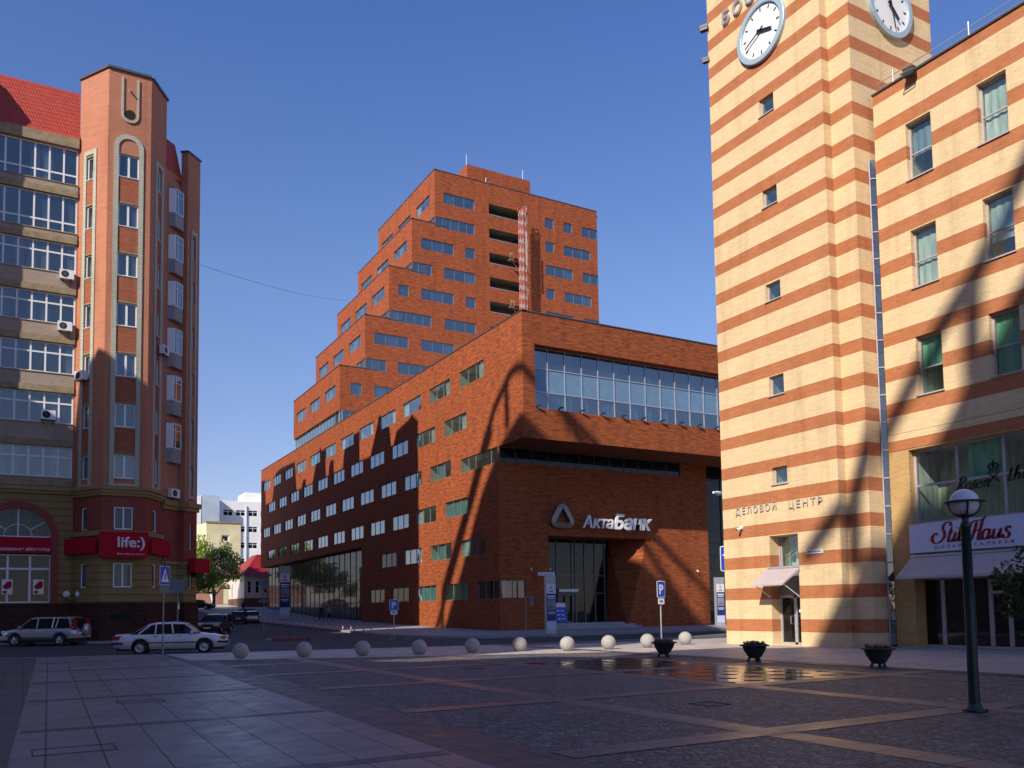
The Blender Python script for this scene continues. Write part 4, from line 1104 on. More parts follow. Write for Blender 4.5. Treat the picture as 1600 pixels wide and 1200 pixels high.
# mansard roofs
ro = MB()
ro.quad((-3.6, 62.75, 33.65), (2.6, 62.75, 33.65), (2.6, 64.3, 37.7), (-3.6, 64.3, 37.7)); ro.quad((-3.6, 64.3, 37.7), (2.6, 64.3, 37.7), (2.6, 75, 38), (-3.6, 75, 38))
a1, b1 = (8.05, 62.75), (9.45, 64.1)
ro.quad((*a1, 33), (*b1, 32.3), (8.70, 63.6, 35.3), (8.0, 62.95, 35.3)); ro.quad((8.0, 62.95, 35.3), (8.70, 63.6, 35.3), (8.0, 67, 35.4), (7.3, 66, 35.4)); ro.quad((*b1, 32.3), (9.6, 66, 32.4), (8.3, 66.2, 35.3), (8.7, 63.6, 35.3))
ro.quad((9.7, 66, 33.4), (9.7, wy, 33.4), (8.4, wy-.6, 35.7), (8.4, 66, 35.7)); ro.quad((8.4, 66, 35.7), (8.4, wy-.6, 35.7), (-1.2, wy-.6, 36), (-1.2, 66, 36)); ro.quad((9.7, wy, 33.4), (-2.1, wy, 33.4), (-1.2, wy-.6, 36), (8.4, wy-.6, 35.7)); ro.quad((-2.1, 75, 33.4), (-1.2, 75, 36), (-1.2, wy-.6, 36), (-2.1, wy, 33.4)); ro.quad((-9, 63, 33.4), (-3.6, 64.5, 36), (-3.6, 76, 36), (-9, 76, 33.4)); ro.quad((-9, 76, 33.4), (-3.6, 76, 36), (-1.2, 76, 36), (-2, 76, 33.4))
# dormers along the street wing
def dormer(pts):
    o = MB(); o.prism(pts, lambda p, t: (t, p[0], p[1]), 8.2, 9.4); return o
rfo = ro.build('roof', 'red_roof_tile', LB_)
for pts in ([(68.6, 35), (74.5, 35), (72.2, 38.1), (69, 37)], [(77.9, 35), (83.3, 35), (82.4, 38.0), (78, 38.3)], [(86.9, 35), (88.4, 35), (88.3, 36.6), (87, 36.6)], [(90, 35), (95.6, 35), (93.3, 38.5), (90.3, 38.4)], [(98.6, 35), (100, 35), (100, 35.9), (98.6, 35.9)], [(103, 35), (116, 35), (114.2, 38.9), (110.9, 39.2), (103.9, 39)], [(120, 35), (123.6, 35), (123.4, 39), (120.6, 38.8)]):
    dormer(pts).build('dormer', 'red_roof_tile', rfo)
ch = MB()
for y in (71, 80, 91.5, 108, 112): ch.box(8, 8.5, y, y+.5, 36, 39.1+.3*(y % 2))
ch.build_each('chimney', 'panel_brick', rfo)
# cornices, ledges, plinth
co = MB()
for Fc in (fAB, fBC, fCD):
    co.cut()
    for z0, z1, d in ((9.33, 9.5, .12), (9.5, 9.72, .2), (9.72, 9.95, .3)): co.fbox(Fc, -d*.55, Fc.L+d*.55, -.1, d, z0, z1)
    co.cut(); co.fbox(Fc, -.1, Fc.L+.1, -.1, .16, 6.75, 7.05)
co.cut()
for z0, z1, d in ((9.55, 9.75, .14), (9.75, 10.0, .26)): co.fbox(FM, -3.5, 2.45, -.1, d, z0, z1)
for Fc in (fDE, Fp1, Fp2):
    co.cut()
    for z0, z1, d in ((8.9, 9.15, .15), (9.15, 9.5, .28)): co.fbox(Fc, -.02, Fc.L+d*.5, -.1, d, z0, z1)
    co.cut(); co.fbox(Fc, -.02, Fc.L+.06, -.1, .14, 5.1, 5.3)
co.build_each('cornice', 'ochre_plaster', LB_)
pl = MB()
for Fc in (fAB, fBC, fCD, fDE, Fp2): pl.fbox(Fc, -.06, Fc.L+.06, -.3, .14, -.1, 2.45)
pl.fbox(FM, -3.6, 2.5, -.3, .14, -.1, 2.45)
pl.build_each('plinth', 'plinth_stone', LB_)
pv = MB(); pv.fbox(fBC, .55, 1.95, .13, .145, 1.35, 1.75); pv.build('plinth_vent', 'dark_void', LB_)
# pale surrounds
su = MB(); infill = MB()
def ring_rect(F, a, b, z0, z1, t, d=.07):
    su.fbox(F, a-t, a, -.02, d, z0, z1); su.fbox(F, b, b+t, -.02, d, z0, z1)
for Fc, a, b, rounded in ((fAB, .78, 1.50, 0), (fBC, .66, 1.90, 1), (fCD, 1.05, 1.75, 0), (Fp2, .52, .92, 0)):
    su.cut(); t = .29 if Fc is not Fp2 else .16
    zb = 10.14; zt = PW[0]+.15
    if Fc is Fp2: zb, zt = 10.0, 29.1
    if rounded: zt = 32.65
    ring_rect(Fc, a, b, zb, zt, t); su.fbox(Fc, a-t, b+t, -.02, .07, zb-.22, zb)
    if rounded:
        r0 = (b-a)/2; uc = (a+b)/2; n = 14
        for i in range(n):
            q = [(uc+rr*math.cos(PI*k/n), zt+rr*math.sin(PI*k/n)*1.02) for rr, k in ((r0, i), (r0+t, i), (r0+t, i+1), (r0, i+1))]
            su.prism(q, lambda p, d: Fc(p[0], d, p[1]), -.02, .07)
    else: su.fbox(Fc, a-t, b+t, -.02, .07, zt, zt+.3)
    if Fc is not Fp2:
        for z0, z1 in zip(PW[1:], [q-WH for q in PW]): infill.fbox(Fc, a+.004, b-.004, -.1, .012, z0+.1, z1-.09)
# U ornament near the top
su.cut()
uc, r0, t = fBC.L/2, .41, .13
n = 12
for i in range(n):
    q = [(uc+rr*math.cos(PI+PI*k/n), 34.95+rr*math.sin(PI+PI*k/n)) for rr, k in ((r0, i), (r0+t, i), (r0+t, i+1), (r0, i+1))]
    su.prism(q, lambda p, d: fBC(p[0], d, p[1]), -.02, .08)
su.fbox(fBC, uc-r0-t, uc-r0, -.02, .08, 34.95, 37.5); su.fbox(fBC, uc+r0, uc+r0+t, -.02, .08, 34.95, 37.5)
su.build_each('window_surround', 'surround_brick', LB_); infill.build_each('infill_panel', 'panel_brick', LB_)
ho = MB(); ho.add([fBC(uc+.33*math.cos(2*PI*k/20), .012, 35.0+.33*math.sin(2*PI*k/20)) for k in range(20)], [tuple(range(20))]); ho.build('round_vent', 'dark_void', LB_)
# ledges under the windows
le = MB()
for Fc, a, b in ((fAB, .78, 1.50), (fBC, .66, 1.90), (fCD, 1.05, 1.75)):
    for z in PW: le.fbox(Fc, a+.005, b-.005, -.15, .03, z-WH-.09, z-WH); le.fbox(Fc, a+.005, b-.005, -.1, .02, z+.002, z+.1)
le.build_each('window_ledge', 'ledge_stone', LB_)
rng = random.Random(3)
def look3(r):
    k = r.random()
    return ('room_dark', 'curtain', [(.02, .3, 1), (.7, .98, 1)]) if k < .4 else ('room_dark', 'curtain_blue', [(0, 1, 1)]) if k < .75 else 'room_dark'
for Fc, a, b, n in ((fAB, .78, 1.50, 1), (fBC, .66, 1.90, 2), (fCD, 1.05, 1.75, 1)):
    for z in PW: window(LB_, Fc, a, b, z-WH, z, .1, n, fm='frame_white', gm='glass_home', rm=look3(rng), back=.8, fw_=.08, sill=.03, mull=.13)
    window(LB_, Fc, a+.06, b-.06, 7.15, 8.62, .08, n, fm='frame_white', gm='glass_dim', rm=('room_mid', 'curtain', [(0, 1, 1)]), back=.8, fw_=.08, mull=.1)
    window(LB_, Fc, a+.06, b-.06, 3.42, 4.99, .08, n, fm='frame_white', gm='glass_dim', rm=('room_mid', 'curtain', [(0, .5, 1), (.55, .8, 1)]), back=.8, fw_=.08, mull=.1)
for h in pier_h: window(LB_, Fp2, *h[:4], .15, 1, fm='frame_white', gm='glass_home', rm='room_dark', back=.6, fw_=.05)
window(LB_, Fp2, .52, .92, 6.2, 8.1, .15, 1, fm='frame_white', gm='glass_home', rm='room_dark', back=.6, fw_=.05)
window(LB_, Fp2, .5, .95, 3.4, 4.9, .15, 1, fm='frame_white', gm='glass_home', rm='room_dark', back=.6, fw_=.05)
for i, (a, b) in enumerate(strips):
    window(LB_, FM, -3.4, 2.5, a, b, .1, 7, hbars=((.27,) if i < 2 else (.66,)), fm='frame_white', gm='glass_home', rm=('room_dark', 'curtain_blue' if i % 2 else 'curtain', [(.13*k, .13*k+.1, 1) for k in range(1, 8) if rng.random() < .45]), back=1.3, fw_=.1, mull=.11, name='glazed_balcony')
# spandrels of the glazed balconies, proud of the wall
spn = MB(); sl = MB()
tops = [33.75]+[a for a, b in strips]; bots = [b for a, b in strips]+[10.05]
for t_, b_ in zip(tops[1:], bots[1:]):
    spn.fbox(FM, -3.45, 2.52, -.1, .09, b_+.42, t_-.05); sl.fbox(FM, -3.45, 2.52, -.1, .13, b_, b_+.42); sl.fbox(FM, -3.45, 2.52, -.1, .14, t_-.05, t_)
sl.fbox(FM, -3.45, 2.55, -.1, .2, 32.97, 33.66)
spn.build_each('spandrel', 'spandrel_brick', LB_); sl.build_each('spandrel_ledge', 'ledge_stone', LB_)
# bays on the side wall
for k in range(6):
    z = 31.7-3.36*k
    o = MB(); a, b = .42, 1.45
    q = [(a-.12, 0), (a+.1, .42), (b, .42), (b+.1, 0)]
    fq = lambda p, t: fDE(p[0], p[1], t)
    o.prism(q, fq, z-2.75, z-1.75, 0); o.prism(q, fq, z, z+.12, 1)
    o.prism([(a-.05, 0), (a+.13, .36), (b-.03, .36), (b+.04, 0)], fq, z-1.75, z, 2)
    bo = o.build('bay', ['grey_brick', 'ledge_stone', 'dark_void'], LB_)
    f2 = MB()
    P0, P1 = fDE(a+.1, .42, 0), fDE(b, .42, 0); fb = Frame(P0, P1); P2 = fDE(a-.12, 0, 0); fs = Frame(P2, P0)
    for u0, u1 in ((0, .07), (fb.L*.3, fb.L*.3+.06), (fb.L-.07, fb.L)): f2.fbox(fb, u0, u1, -.05, .01, z-1.75, z)
    f2.fbox(fb, 0, fb.L, -.05, .01, z-1.75, z-1.68); f2.fbox(fb, 0, fb.L, -.05, .01, z-.07, z); f2.fbox(fb, 0, fb.L, -.05, .008, z-.5, z-.45)
    f2.fbox(fs, .03, fs.L, -.04, .01, z-1.75, z)
    f2.quad(fb(.02, -.03, z-1.7), fb(fb.L-.02, -.03, z-1.7), fb(fb.L-.02, -.03, z-.05), fb(.02, -.03, z-.05), 1)
    f2.build('bay_window', ['frame_white', 'glass_home'], bo)
# arch trim, shop window, fanlight
at = MB()
for i in range(na):
    a0, a1_ = PI*i/na, PI*(i+1)/na
    q = [(ARCX+rr*math.cos(a), ARZ+rr*math.sin(a)) for rr, a in ((ARI, a0), (ARO, a0), (ARO, a1_), (ARI, a1_))]
    at.prism(q, lambda p, d: FM(p[0], d, p[1]), -.02, .06)
at.fbox(FM, ARCX-ARO, ARCX-ARI, -.02, .06, 2.45, ARZ); at.fbox(FM, ARCX+ARI, ARCX+ARO, -.02, .06, 2.45, ARZ)
at.build('arch_trim', 'red_plaster', LB_)
fn = MB()
def fbar(x0, z0, x1, z1, w=.035): fn.tube(FM(x0, -.3, z0), FM(x1, -.3, z1), w, n=5)
for i in range(na): fbar(ARCX+ARI*math.cos(PI*i/na)*.98, ARZ+.02+ARI*math.sin(PI*i/na)*.98, ARCX+ARI*math.cos(PI*(i+1)/na)*.98, ARZ+.02+ARI*math.sin(PI*(i+1)/na)*.98, .04)
for i in range(10): fbar(ARCX+.8*math.cos(PI*i/10), ARZ+.05+.8*math.sin(PI*i/10), ARCX+.8*math.cos(PI*(i+1)/10), ARZ+.05+.8*math.sin(PI*(i+1)/10), .025)
for an_ in (35, 145): fbar(ARCX+.8*math.cos(R(an_)), ARZ+.8*math.sin(R(an_)), ARCX+1.85*math.cos(R(an_)), ARZ+1.85*math.sin(R(an_)))
fbar(ARCX, ARZ, ARCX, ARZ+ARI, .06); fn.fbox(FM, ARCX-ARI, ARCX+ARI, -.34, -.25, ARZ, ARZ+.09)
fo = fn.build('fanlight', 'frame_white', LB_)
p = MB(); p.add([FM(x, -.33, z) for x, z in arcp], [tuple(range(na+1))]); p.fbox(FM, ARCX-ARI, ARCX+ARI, -1.3, -1.25, ARZ, ARZ+ARI, 1); p.build('pane', ['glass_dim', 'room_mid'], fo)
window(LB_, FM, ARCX-ARI, ARCX+ARI, 2.5, 5.62, .3, 3, hbars=(.70,), fm='frame_white', gm='glass_dim', rm='dark_void', side='room_dark', back=1.4, fw_=.09, mull=.13, fr=[.0, .36, .69], name='shop_window')
bd = thing('service_sign', FM(ARCX, 0, 5.7), 'long red sign band with small pale letters under the arched window', 'sign')
b = MB(); b.fbox(FM, ARCX-ARI+.02, ARCX+ARI-.02, -.3, .1, 5.68, 6.66); b.build('board', 'sign_red', bd)
text('обслуживание абонентов', FM, -2.05, 5.83, .30, 'text_pale', bd, .01, .102, bold=.004, width=3.36, name='lettering')
for u, lab in ((-1.02, 'red and white poster in the shop window, left of two'), (.72, 'white poster with a red splash in the shop window, right of two')):
    ps = thing('poster', FM(u, -.22, 3.0), lab, 'poster')
    b = MB(); b.fbox(FM, u-.3, u+.3, -.23, -.22, 3.05, 4.0); b.build('sheet', 'white_paint', ps)
    r = MB(); r.add([FM(u+a, -.215, 3.5+b) for a, b in ((-.25, .08), (-.12, .2), (.02, .38), (.2, .4), (.26, .25), (.24, .0), (.1, -.1), (-.08, -.12), (-.22, -.06))], [tuple(range(9))])
    r.fbox(FM, u-.22, u-.02, -.218, -.214, 3.1, 3.28)
    r.build('print', 'sign_red', ps)
# phone shop sign: three red boxes on the turret
ls = thing('phone_shop_sign', fBC(1.3, 0, 5.3), 'wide red sign box with rounded lower corners and white lettering on the turret', 'sign')
z0, z1 = 5.28, 6.98
q = [(-.15, z1), (-.15, z0+.28), (-.08, z0+.08), (.1, z0), (2.5, z0), (2.68, z0+.08), (2.75, z0+.28), (2.75, z1)]
b = MB(); b.prism(q, lambda p, d: fBC(p[0], d, p[1]), .16, .45); b.build('box', 'sign_red', ls)
for Fc, u0, u1 in ((fAB, -.55, fAB.L-.1), (fCD, .1, fCD.L+.6)):
    b = MB(); b.fbox(Fc, u0, u1, .17, .4, 5.62, 6.6); b.build('side_box', 'sign_red', ls)
text('life:)', fBC, .92, 6.0, .92, 'text_pale', ls, .03, .452, bold=.018, width=1.62, name='lettering')
text('Выгодные цены', fBC, .92, 5.5, .15, 'text_pale', ls, .01, .452, width=1.6, name='small_lettering')
s2 = thing('side_sign', Fp2(.9, 0, 4.4), 'plain red sign box at the right end of the apartment house', 'sign')
b = MB(); b.fbox(Fp2, .2, 1.9, .3, .75, 4.55, 5.55); b.build('box', 'sign_red', s2)
b = MB(); b.fbox(Fp2, .9, 1.6, -.1, .35, 4.3, 4.6); b.build('bracket', 'frame_dark', s2)
tw = thing('twin_globe_lamp', FM(1.9, .3, 2.45), 'pair of white globe lamps on a bracket above the dark plinth', 'lamp')
b = MB(); b.tube(FM(2.65, .0, 2.62), FM(2.65, .45, 2.62), .04); b.path([FM(2.3, .45, 2.85), FM(2.3, .45, 2.62), FM(3.0, .45, 2.62), FM(3.0, .45, 2.85)], .035); b.build('bracket', 'frame_dark', tw)
for u in (2.3, 3.0): b = MB(); b.sphere(FM(u, .45, 3.03), .22, 16); b.build('globe', 'globe_white', tw)
# air conditioners
def ac(F, u, z, label, w=.85, h=.6):
    o = thing('air_conditioner', F(u, 0, z), label, 'air conditioner', 'air conditioners on the apartment house')
    b = MB(); b.fbox(F, u-w/2, u+w/2, .12, .45, z, z+h); b.build('casing', 'white_paint', o)
    f = MB(); n = 20; cu_, cz = u-w*.12, z+h/2
    f.add([F(cu_+h*.38*math.cos(2*PI*k/n), .455, cz+h*.38*math.sin(2*PI*k/n)) for k in range(n)], [tuple(range(n))]); f.build('fan', 'dark_void', o)
    g = MB()
    for k in range(4): a = PI*k/4; g.tube(F(cu_+h*.38*math.cos(a), .462, cz+h*.38*math.sin(a)), F(cu_-h*.38*math.cos(a), .462, cz-h*.38*math.sin(a)), .012, n=4)
    g.build('grille', 'frame_grey', o)
    k = MB()
    for s in (-.3, .3): k.fbox(F, u+s*w-.02, u+s*w+.02, 0, .46, z-.05, z); k.tube(F(u+s*w, .44, z-.03), F(u+s*w, .02, z-.35), .015, n=4)
    k.build('bracket', 'frame_dark', o)
ac(FM, 1.95, 23.85, 'white air conditioner on the balcony front beside the turret, topmost of all')
ac(FM, 1.9, 20.35, 'white air conditioner on the balcony front beside the turret, second from top')
ac(FM, 1.05, 14.35, 'white air conditioner on the balcony front farthest left of all')
ac(fAB, .95, 17.0, 'white air conditioner on the left slanted face of the turret')
ac(fCD, 1.9, 19.4, 'white air conditioner on the right slanted face of the turret')
ac(fDE, .9, 9.7, 'dark air conditioner low on the side wall just above the cornice', .9, .62)
camera_box(fBC, uc, 36.6, 'small pale lamp near the top of the turret inside the raised surround', 'wall_lamp')

# ================================================================== buildings across the square (behind the camera's left) that throw the long shadows
def far_block(label, poly, name='spired_building'):
    o = thing(name, (-22, sum(p[0] for p in poly)/len(poly), 0), label, 'building')
    b = MB(); b.prism(poly, lambda p, t: (t, p[0], p[1]), -24, -20); b.build('wall', 'neighbour_brick', o)
    return o
SP1 = far_block('brick tower with a pitched crown and steel ribs beside the apartment house',
    [(12, 0), (54, 0), (54, 31), (50, 31), (49, 37.2), (46, 37.2), (46, 31.3), (41.75, 31.3), (41.75, 39.2), (37.15, 45.6), (34.25, 50.3), (31, 53.7), (28.05, 55.4), (26.5, 55.2), (21, 55), (12.3, 46.7), (9, 35.8), (8.8, 31.2), (10, 29), (10.3, 26.2), (11.2, 24.1), (12, 23.2)])
def ribs(o, paths, r=.36):
    for P in paths:
        b = MB()
        for p, q in zip(P, P[1:]):
            b.tube((-20.4, *p), (-20.4, *q), r, n=8)
        b.build('crown_rib', 'pole_grey', o)
ribs(SP1, [[(41.9, 39.0), (41.6, 43.0), (36, 50.8), (34, 53.9), (31.8, 56.9), (29.4, 58.9), (28.3, 59.2), (27.2, 59.0), (20.5, 58.4)], [(29.9, 58.3), (29.8, 55)], [(32.4, 55.2), (43.24, 39.3)], [(20.5, 58.4), (20.5, 54)], [(26, 59), (22, 54.9)]])
SP2 = far_block('second brick tower with a pitched crown and steel ribs across the square, facing the shop',
    [(-40, 0), (.5, 0), (.5, 30), (-.5, 36.1), (-2.2, 38.6), (-6.2, 44.9), (-7.2, 46.6), (-9.75, 50.3), (-13, 53.7), (-16, 55.4), (-18, 55.2), (-23, 55), (-34, 40), (-40, 36)])
ribs(SP2, [[(-2.3, 39.2), (-2.4, 41.8), (-3.5, 44.7), (-5.9, 48.1), (-7.4, 49.7), (-10, 53.9), (-12.2, 56.9), (-14.6, 58.9), (-15.7, 59.2), (-16.8, 59.0)], [(-7.3, 49.6), (-7.1, 46.3)], [(-14.1, 58.3), (-14.2, 55)], [(-.2, 39.4), (-2.4, 41.6)]])
MB_ = far_block('lower brick block between the two crowned towers across the square', [(.55, 0), (11.95, 0), (11.95, 22.8), (11.3, 22.9), (9.7, 23.6), (8.8, 25), (7.1, 27.1), (4.1, 28.2), (2.9, 30.2), (2.6, 33.9), (.55, 34.2)], 'low_block')
for o, ys_, zs in ((SP1, range(15, 53, 4), range(4, 30, 4)), (SP2, range(-38, -1, 4), range(4, 34, 4)), (MB_, (3, 7), range(4, 22, 4))):
    fr = MB()
    for y in ys_:
        for z in zs: fr.box(-20.02, -19.97, y-.8, y+.8, z, z+1.8)
    q = fr.build('window_bank', 'glass_home', o)
    tag(q, kind='stuff')

# ================================================================== far end of the street
hs_ = thing('hospital_block', (42, 195, 4), 'white flat-roofed institutional block with rows of paired windows at the far end of the street', 'building')
FH = FY(195)
hw = []
for i, x in enumerate((37.6, 40.3, 43.0, 45.7, 48.4, 51.1)):
    for j, z in enumerate((24.6, 21.0, 17.4, 13.8, 10.2)): hw.append((x, x+1.95, z-1.25, z))
mb = MB(); wall(mb, FH, 36.2, 60, 2, 26.6, [(*h, .12) for h in hw], .12)
mb.quad((60, 195, 2), (60, 215, 2), (60, 215, 26.6), (60, 195, 26.6)); mb.quad((36.2, 195, 26.6), (60, 195, 26.6), (60, 215, 26.6), (36.2, 215, 26.6))
mb.build('wall', 'hospital_white', hs_)
w2 = MB(); w2.box(43, 54, 198, 206, 26.6, 29.1); w2.build('roof_room', 'hospital_white', hs_)
w3 = MB(); w3.box(32.4, 36.2, 192.1, 215, 2, 27.2); w3.build('stair_block', 'hospital_blue', hs_)
w4 = MB(); w4.box(31.0, 32.4, 192, 215, 2, 27.0); w4.build('end_wall', 'hospital_white', hs_)
w5 = MB(); w5.tube((42.55, 194.85, 4), (42.55, 194.85, 25.6), .16, n=8); w5.build('downpipe', 'hospital_blue', hs_)
for h in hw:
    window(hs_, FH, *h, .12, 2, hbars=(.68,), fm='frame_white', gm='glass_dark', rm='room_dark', back=.6, fw_=.05, mull=.1)
yh = thing('yellow_house', (32, 165, 3.4), 'pale yellow rendered house with a small square window above the chestnut trees', 'building')
FYH = FY(165); mb = MB(); wall(mb, FYH, 28.8, 35, 2, 18.5, [(31.5, 32.9, 15.0, 16.3, .2), (29.6, 30.6, 9, 10.6, .2)], .2)
FLY = Frame((28.0, 172), (28.8, 165)); wall(mb, FLY, 0, FLY.L, 2, 18.5); mb.quad((35, 165, 2), (35, 175, 2), (35, 175, 18.5), (35, 165, 18.5)); mb.quad((28.8, 165, 18.5), (35, 165, 18.5), (35, 175, 18.5), (28, 172, 18.5))
mb.build('wall', 'house_yellow', yh)
c = MB(); c.fbox(FYH, 28.7, 35.1, -.2, .15, 18.5, 18.8); c.build('coping', 'ledge_stone', yh)
window(yh, FYH, 31.5, 32.9, 15.0, 16.3, .2, 1, fm='frame_white', gm='glass_home', rm='room_dark', back=.6, fw_=.22)
window(yh, FYH, 29.6, 30.6, 9, 10.6, .2, 1, fm='frame_white', gm='glass_home', rm='room_dark', back=.6, fw_=.12)
rb = thing('brick_annex', (28.5, 178, 3.6), 'small reddish brick annex peeping out left of the yellow house', 'building')
b = MB(); b.box(25, 29.5, 176, 186, 2, 17.5); b.build('wall', 'pink_brick', rb); b = MB(); b.box(24.9, 29.6, 175.9, 186, 17.5, 17.8); b.build('coping', 'hospital_white', rb)
oh = thing('old_house', (34, 141, 2.6), 'old low cream house with a red metal hipped roof beyond the brick bank', 'building')
FO = FY(141); ow = [(31.0+1.25*k, 31.65+1.25*k, 4.9, 6.9) for k in range(6)]
mb = MB(); wall(mb, FO, 30.5, 40, 4.1, 7.75, [(*h, .15) for h in ow], .15); mb.quad((30.5, 153, 4.1), (30.5, 141, 4.1), (30.5, 141, 7.75), (30.5, 153, 7.75)); mb.build('wall', 'house_cream', oh)
b = MB(); b.fbox(FO, 30.4, 40, -12, .06, 1.5, 4.1); b.build('plinth', 'house_brown', oh)
for h in ow: window(oh, FO, *h, .15, 1, hbars=(.6,), fm='frame_white', gm='glass_dark', rm='room_dark', back=.5, fw_=.08)
r = MB()
e0 = [(30.0, 140.5, 7.7), (40, 140.5, 7.7), (40, 153.5, 7.7), (30.0, 153.5, 7.7)]; r0_ = [(33.4, 145, 11.4), (40, 145, 11.4), (40, 149, 11.4), (33.4, 149, 11.4)]
for i in (0, 1, 2, 3): j = (i+1) % 4; r.quad(e0[i], e0[j], r0_[j], r0_[i])
r.quad(*r0_); 
for i in range(20): r.tube((30.2+.5*i, 140.55, 7.72), (min(40, 33.4+.33*i), 145, 11.42), .04, n=4)
ro_ = r.build('roof', 'roof_metal_red', oh)
wl_ = thing('brick_yard_wall', (26, 156, 3.2), 'low reddish brick yard wall in sunlight behind the chestnut tree', 'wall')
b = MB(); b.box(20, 30.2, 156, 156.4, 2.6, 6.6); b.build('wall', 'pink_brick', wl_)

# ------------------------------------------------------------------ trees
def tree(loc, clumps, h, trunk_r, leafm, label, n, ls, blossoms=0, seed=1, name='chestnut_tree'):
    r = random.Random(seed); o = thing(name, loc, label, 'tree')
    x, y, z = loc
    tk = MB()
    pts = [(x, y, z-.3), (x+.1, y, z+h*.18), (x-.1, y+.1, z+h*.4), (x+.1, y, z+h*.75)]
    for i in range(3): tk.tube(pts[i], pts[i+1], trunk_r*(1-.27*i), trunk_r*(1-.27*(i+1)), 8)
    for (cx, cy, cz, rx, rz) in clumps:
        tk.tube(pts[1] if cz < h*.6 else pts[2], (x+cx, y+cy, z+cz), trunk_r*.35, .03, 5)
    tk.build('trunk', 'bark', o)
    lf = MB(); bs = MB()
    tot = sum(c[3]**2 for c in clumps)
    for (cx, cy, cz, rx, rz) in clumps:
        k = int(n*rx*rx/tot)
        subs = [(r.gauss(0, .5), r.gauss(0, .5), r.gauss(0, .5)) for _ in range(9)]
        for _ in range(k):
            sx, sy, sz = r.choice(subs)
            d = Vector((r.gauss(0, 1), r.gauss(0, 1), r.gauss(0, 1))).normalized()*(.55*r.random()**.4)
            p = Vector((x+cx+rx*max(-1.05, min(1.05, sx*.8+d.x)), y+cy+rx*max(-1.05, min(1.05, sy*.8+d.y)), z+cz+rz*max(-1, min(1, sz*.8+d.z))))
            a = Vector((r.gauss(0, 1), r.gauss(0, 1), r.gauss(0, .6))).normalized(); b = a.cross(Vector((r.gauss(0, 1), r.gauss(0, 1), r.gauss(0, 1)))).normalized()
            s1, s2 = ls*r.uniform(.6, 1.25), ls*r.uniform(.35, .7)
            lf.add([p-a*s1, p+b*s2, p+a*s1, p-b*s2], [(0, 1, 2, 3)])
        if blossoms:
            for _ in range(int(blossoms*rx*rx/tot)):
                d = Vector((r.gauss(0, 1), r.gauss(0, 1)-.5, r.gauss(0, .8)+.2)).normalized()
                p = (x+cx+rx*d.x*.98, y+cy+rx*d.y*.98, z+cz+rz*d.z*.95)
                bs.tube(p, (p[0]+r.gauss(0, .04), p[1], p[2]+.42), .13, .03, 5)
    lf.build('crown', leafm, o)
    if blossoms: tag(bs.build('blossom', 'blossom', o), kind='stuff')
tree((25.4, 139, 2.6), [(0, 0, 6.2, 3.4, 2.8), (-1.6, .3, 8.2, 2.2, 2.0), (1.7, 0, 7.0, 2.5, 2.2), (-1.6, 0, 9.9, 1.5, 1.5), (.8, .2, 8.9, 1.9, 1.7), (3.0, 0, 5.4, 1.5, 1.5), (-2.6, 0, 6.6, 1.6, 1.6), (0, -.5, 4.3, 2.2, 1.3)], 9.5, .3, 'leaf_chestnut', 'tall chestnut tree with pale blossom candles in front of the yellow house', 9000, .21, 330, 5)
tree((21.6, 135, 2.4), [(0, 0, 4.6, 2.3, 1.7), (1.7, 0, 3.9, 1.8, 1.5), (-1.6, 0, 4.2, 1.8, 1.6), (.4, 0, 5.9, 1.6, 1.2), (2.9, .4, 4.7, 1.2, 1.1), (-2.6, .4, 3.0, 1.4, 1.2)], 5.4, .2, 'leaf_chestnut', 'lower rounded green tree beside the red sign box at the left of the street', 6500, .20, 30, 8)
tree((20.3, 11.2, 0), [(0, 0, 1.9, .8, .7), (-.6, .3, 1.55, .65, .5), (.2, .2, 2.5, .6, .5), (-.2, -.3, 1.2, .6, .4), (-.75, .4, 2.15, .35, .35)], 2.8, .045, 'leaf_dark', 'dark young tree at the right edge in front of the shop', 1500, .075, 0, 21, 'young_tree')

# ------------------------------------------------------------------ stone balls, planters, lamps
def ball(loc, r):
    o = thing('stone_ball', loc, 'round stone ball bollard', 'bollard', 'stone balls along the edge of the square', 0, True)
    b = MB(); b.sphere((0, 0, r*.97), r, 36); b.build('ball', 'ball_stone', o)
    b = MB(); b.lathe([(.001, .03), (r*.32, .03), (r*.4, 0)], n=16); b.build('foot', 'concrete', o)
    return o
BP = [(6.77, 31.82), (8.82, 30.92), (10.76, 30.14), (12.68, 29.42), (14.76, 29.2), (16.54, 28.7), (18.0, 27.6), (19.85, 27.5), (21.8, 27.54), (24.6, 28.5)]
BL = ['stone ball bollard leftmost of the row, beside the white sedan', 'grey stone ball bollard in shade, second from the white sedan', 'grey stone ball bollard in shade, third from the white sedan',
 'grey stone ball bollard in shade, fourth from the white sedan', 'stone ball bollard in shade at the start of the sunlit ground strip', 'last shaded stone ball bollard left of the sunlit ones, below the tall advertising pillar',
 'half sunlit pale stone ball bollard, first of the bright ones from the left', 'sunlit pale stone ball bollard, second of the bright ones from the left', 'sunlit pale stone ball bollard just left of the parking sign post', 'sunlit pale stone ball bollard nearest the striped clock tower']
b0 = ball((*BP[0], .0), .285); b0['label'] = BL[0]
for p, l in zip(BP[1:], BL[1:]): dup(b0, (*p, 0), random.random()*6, l)
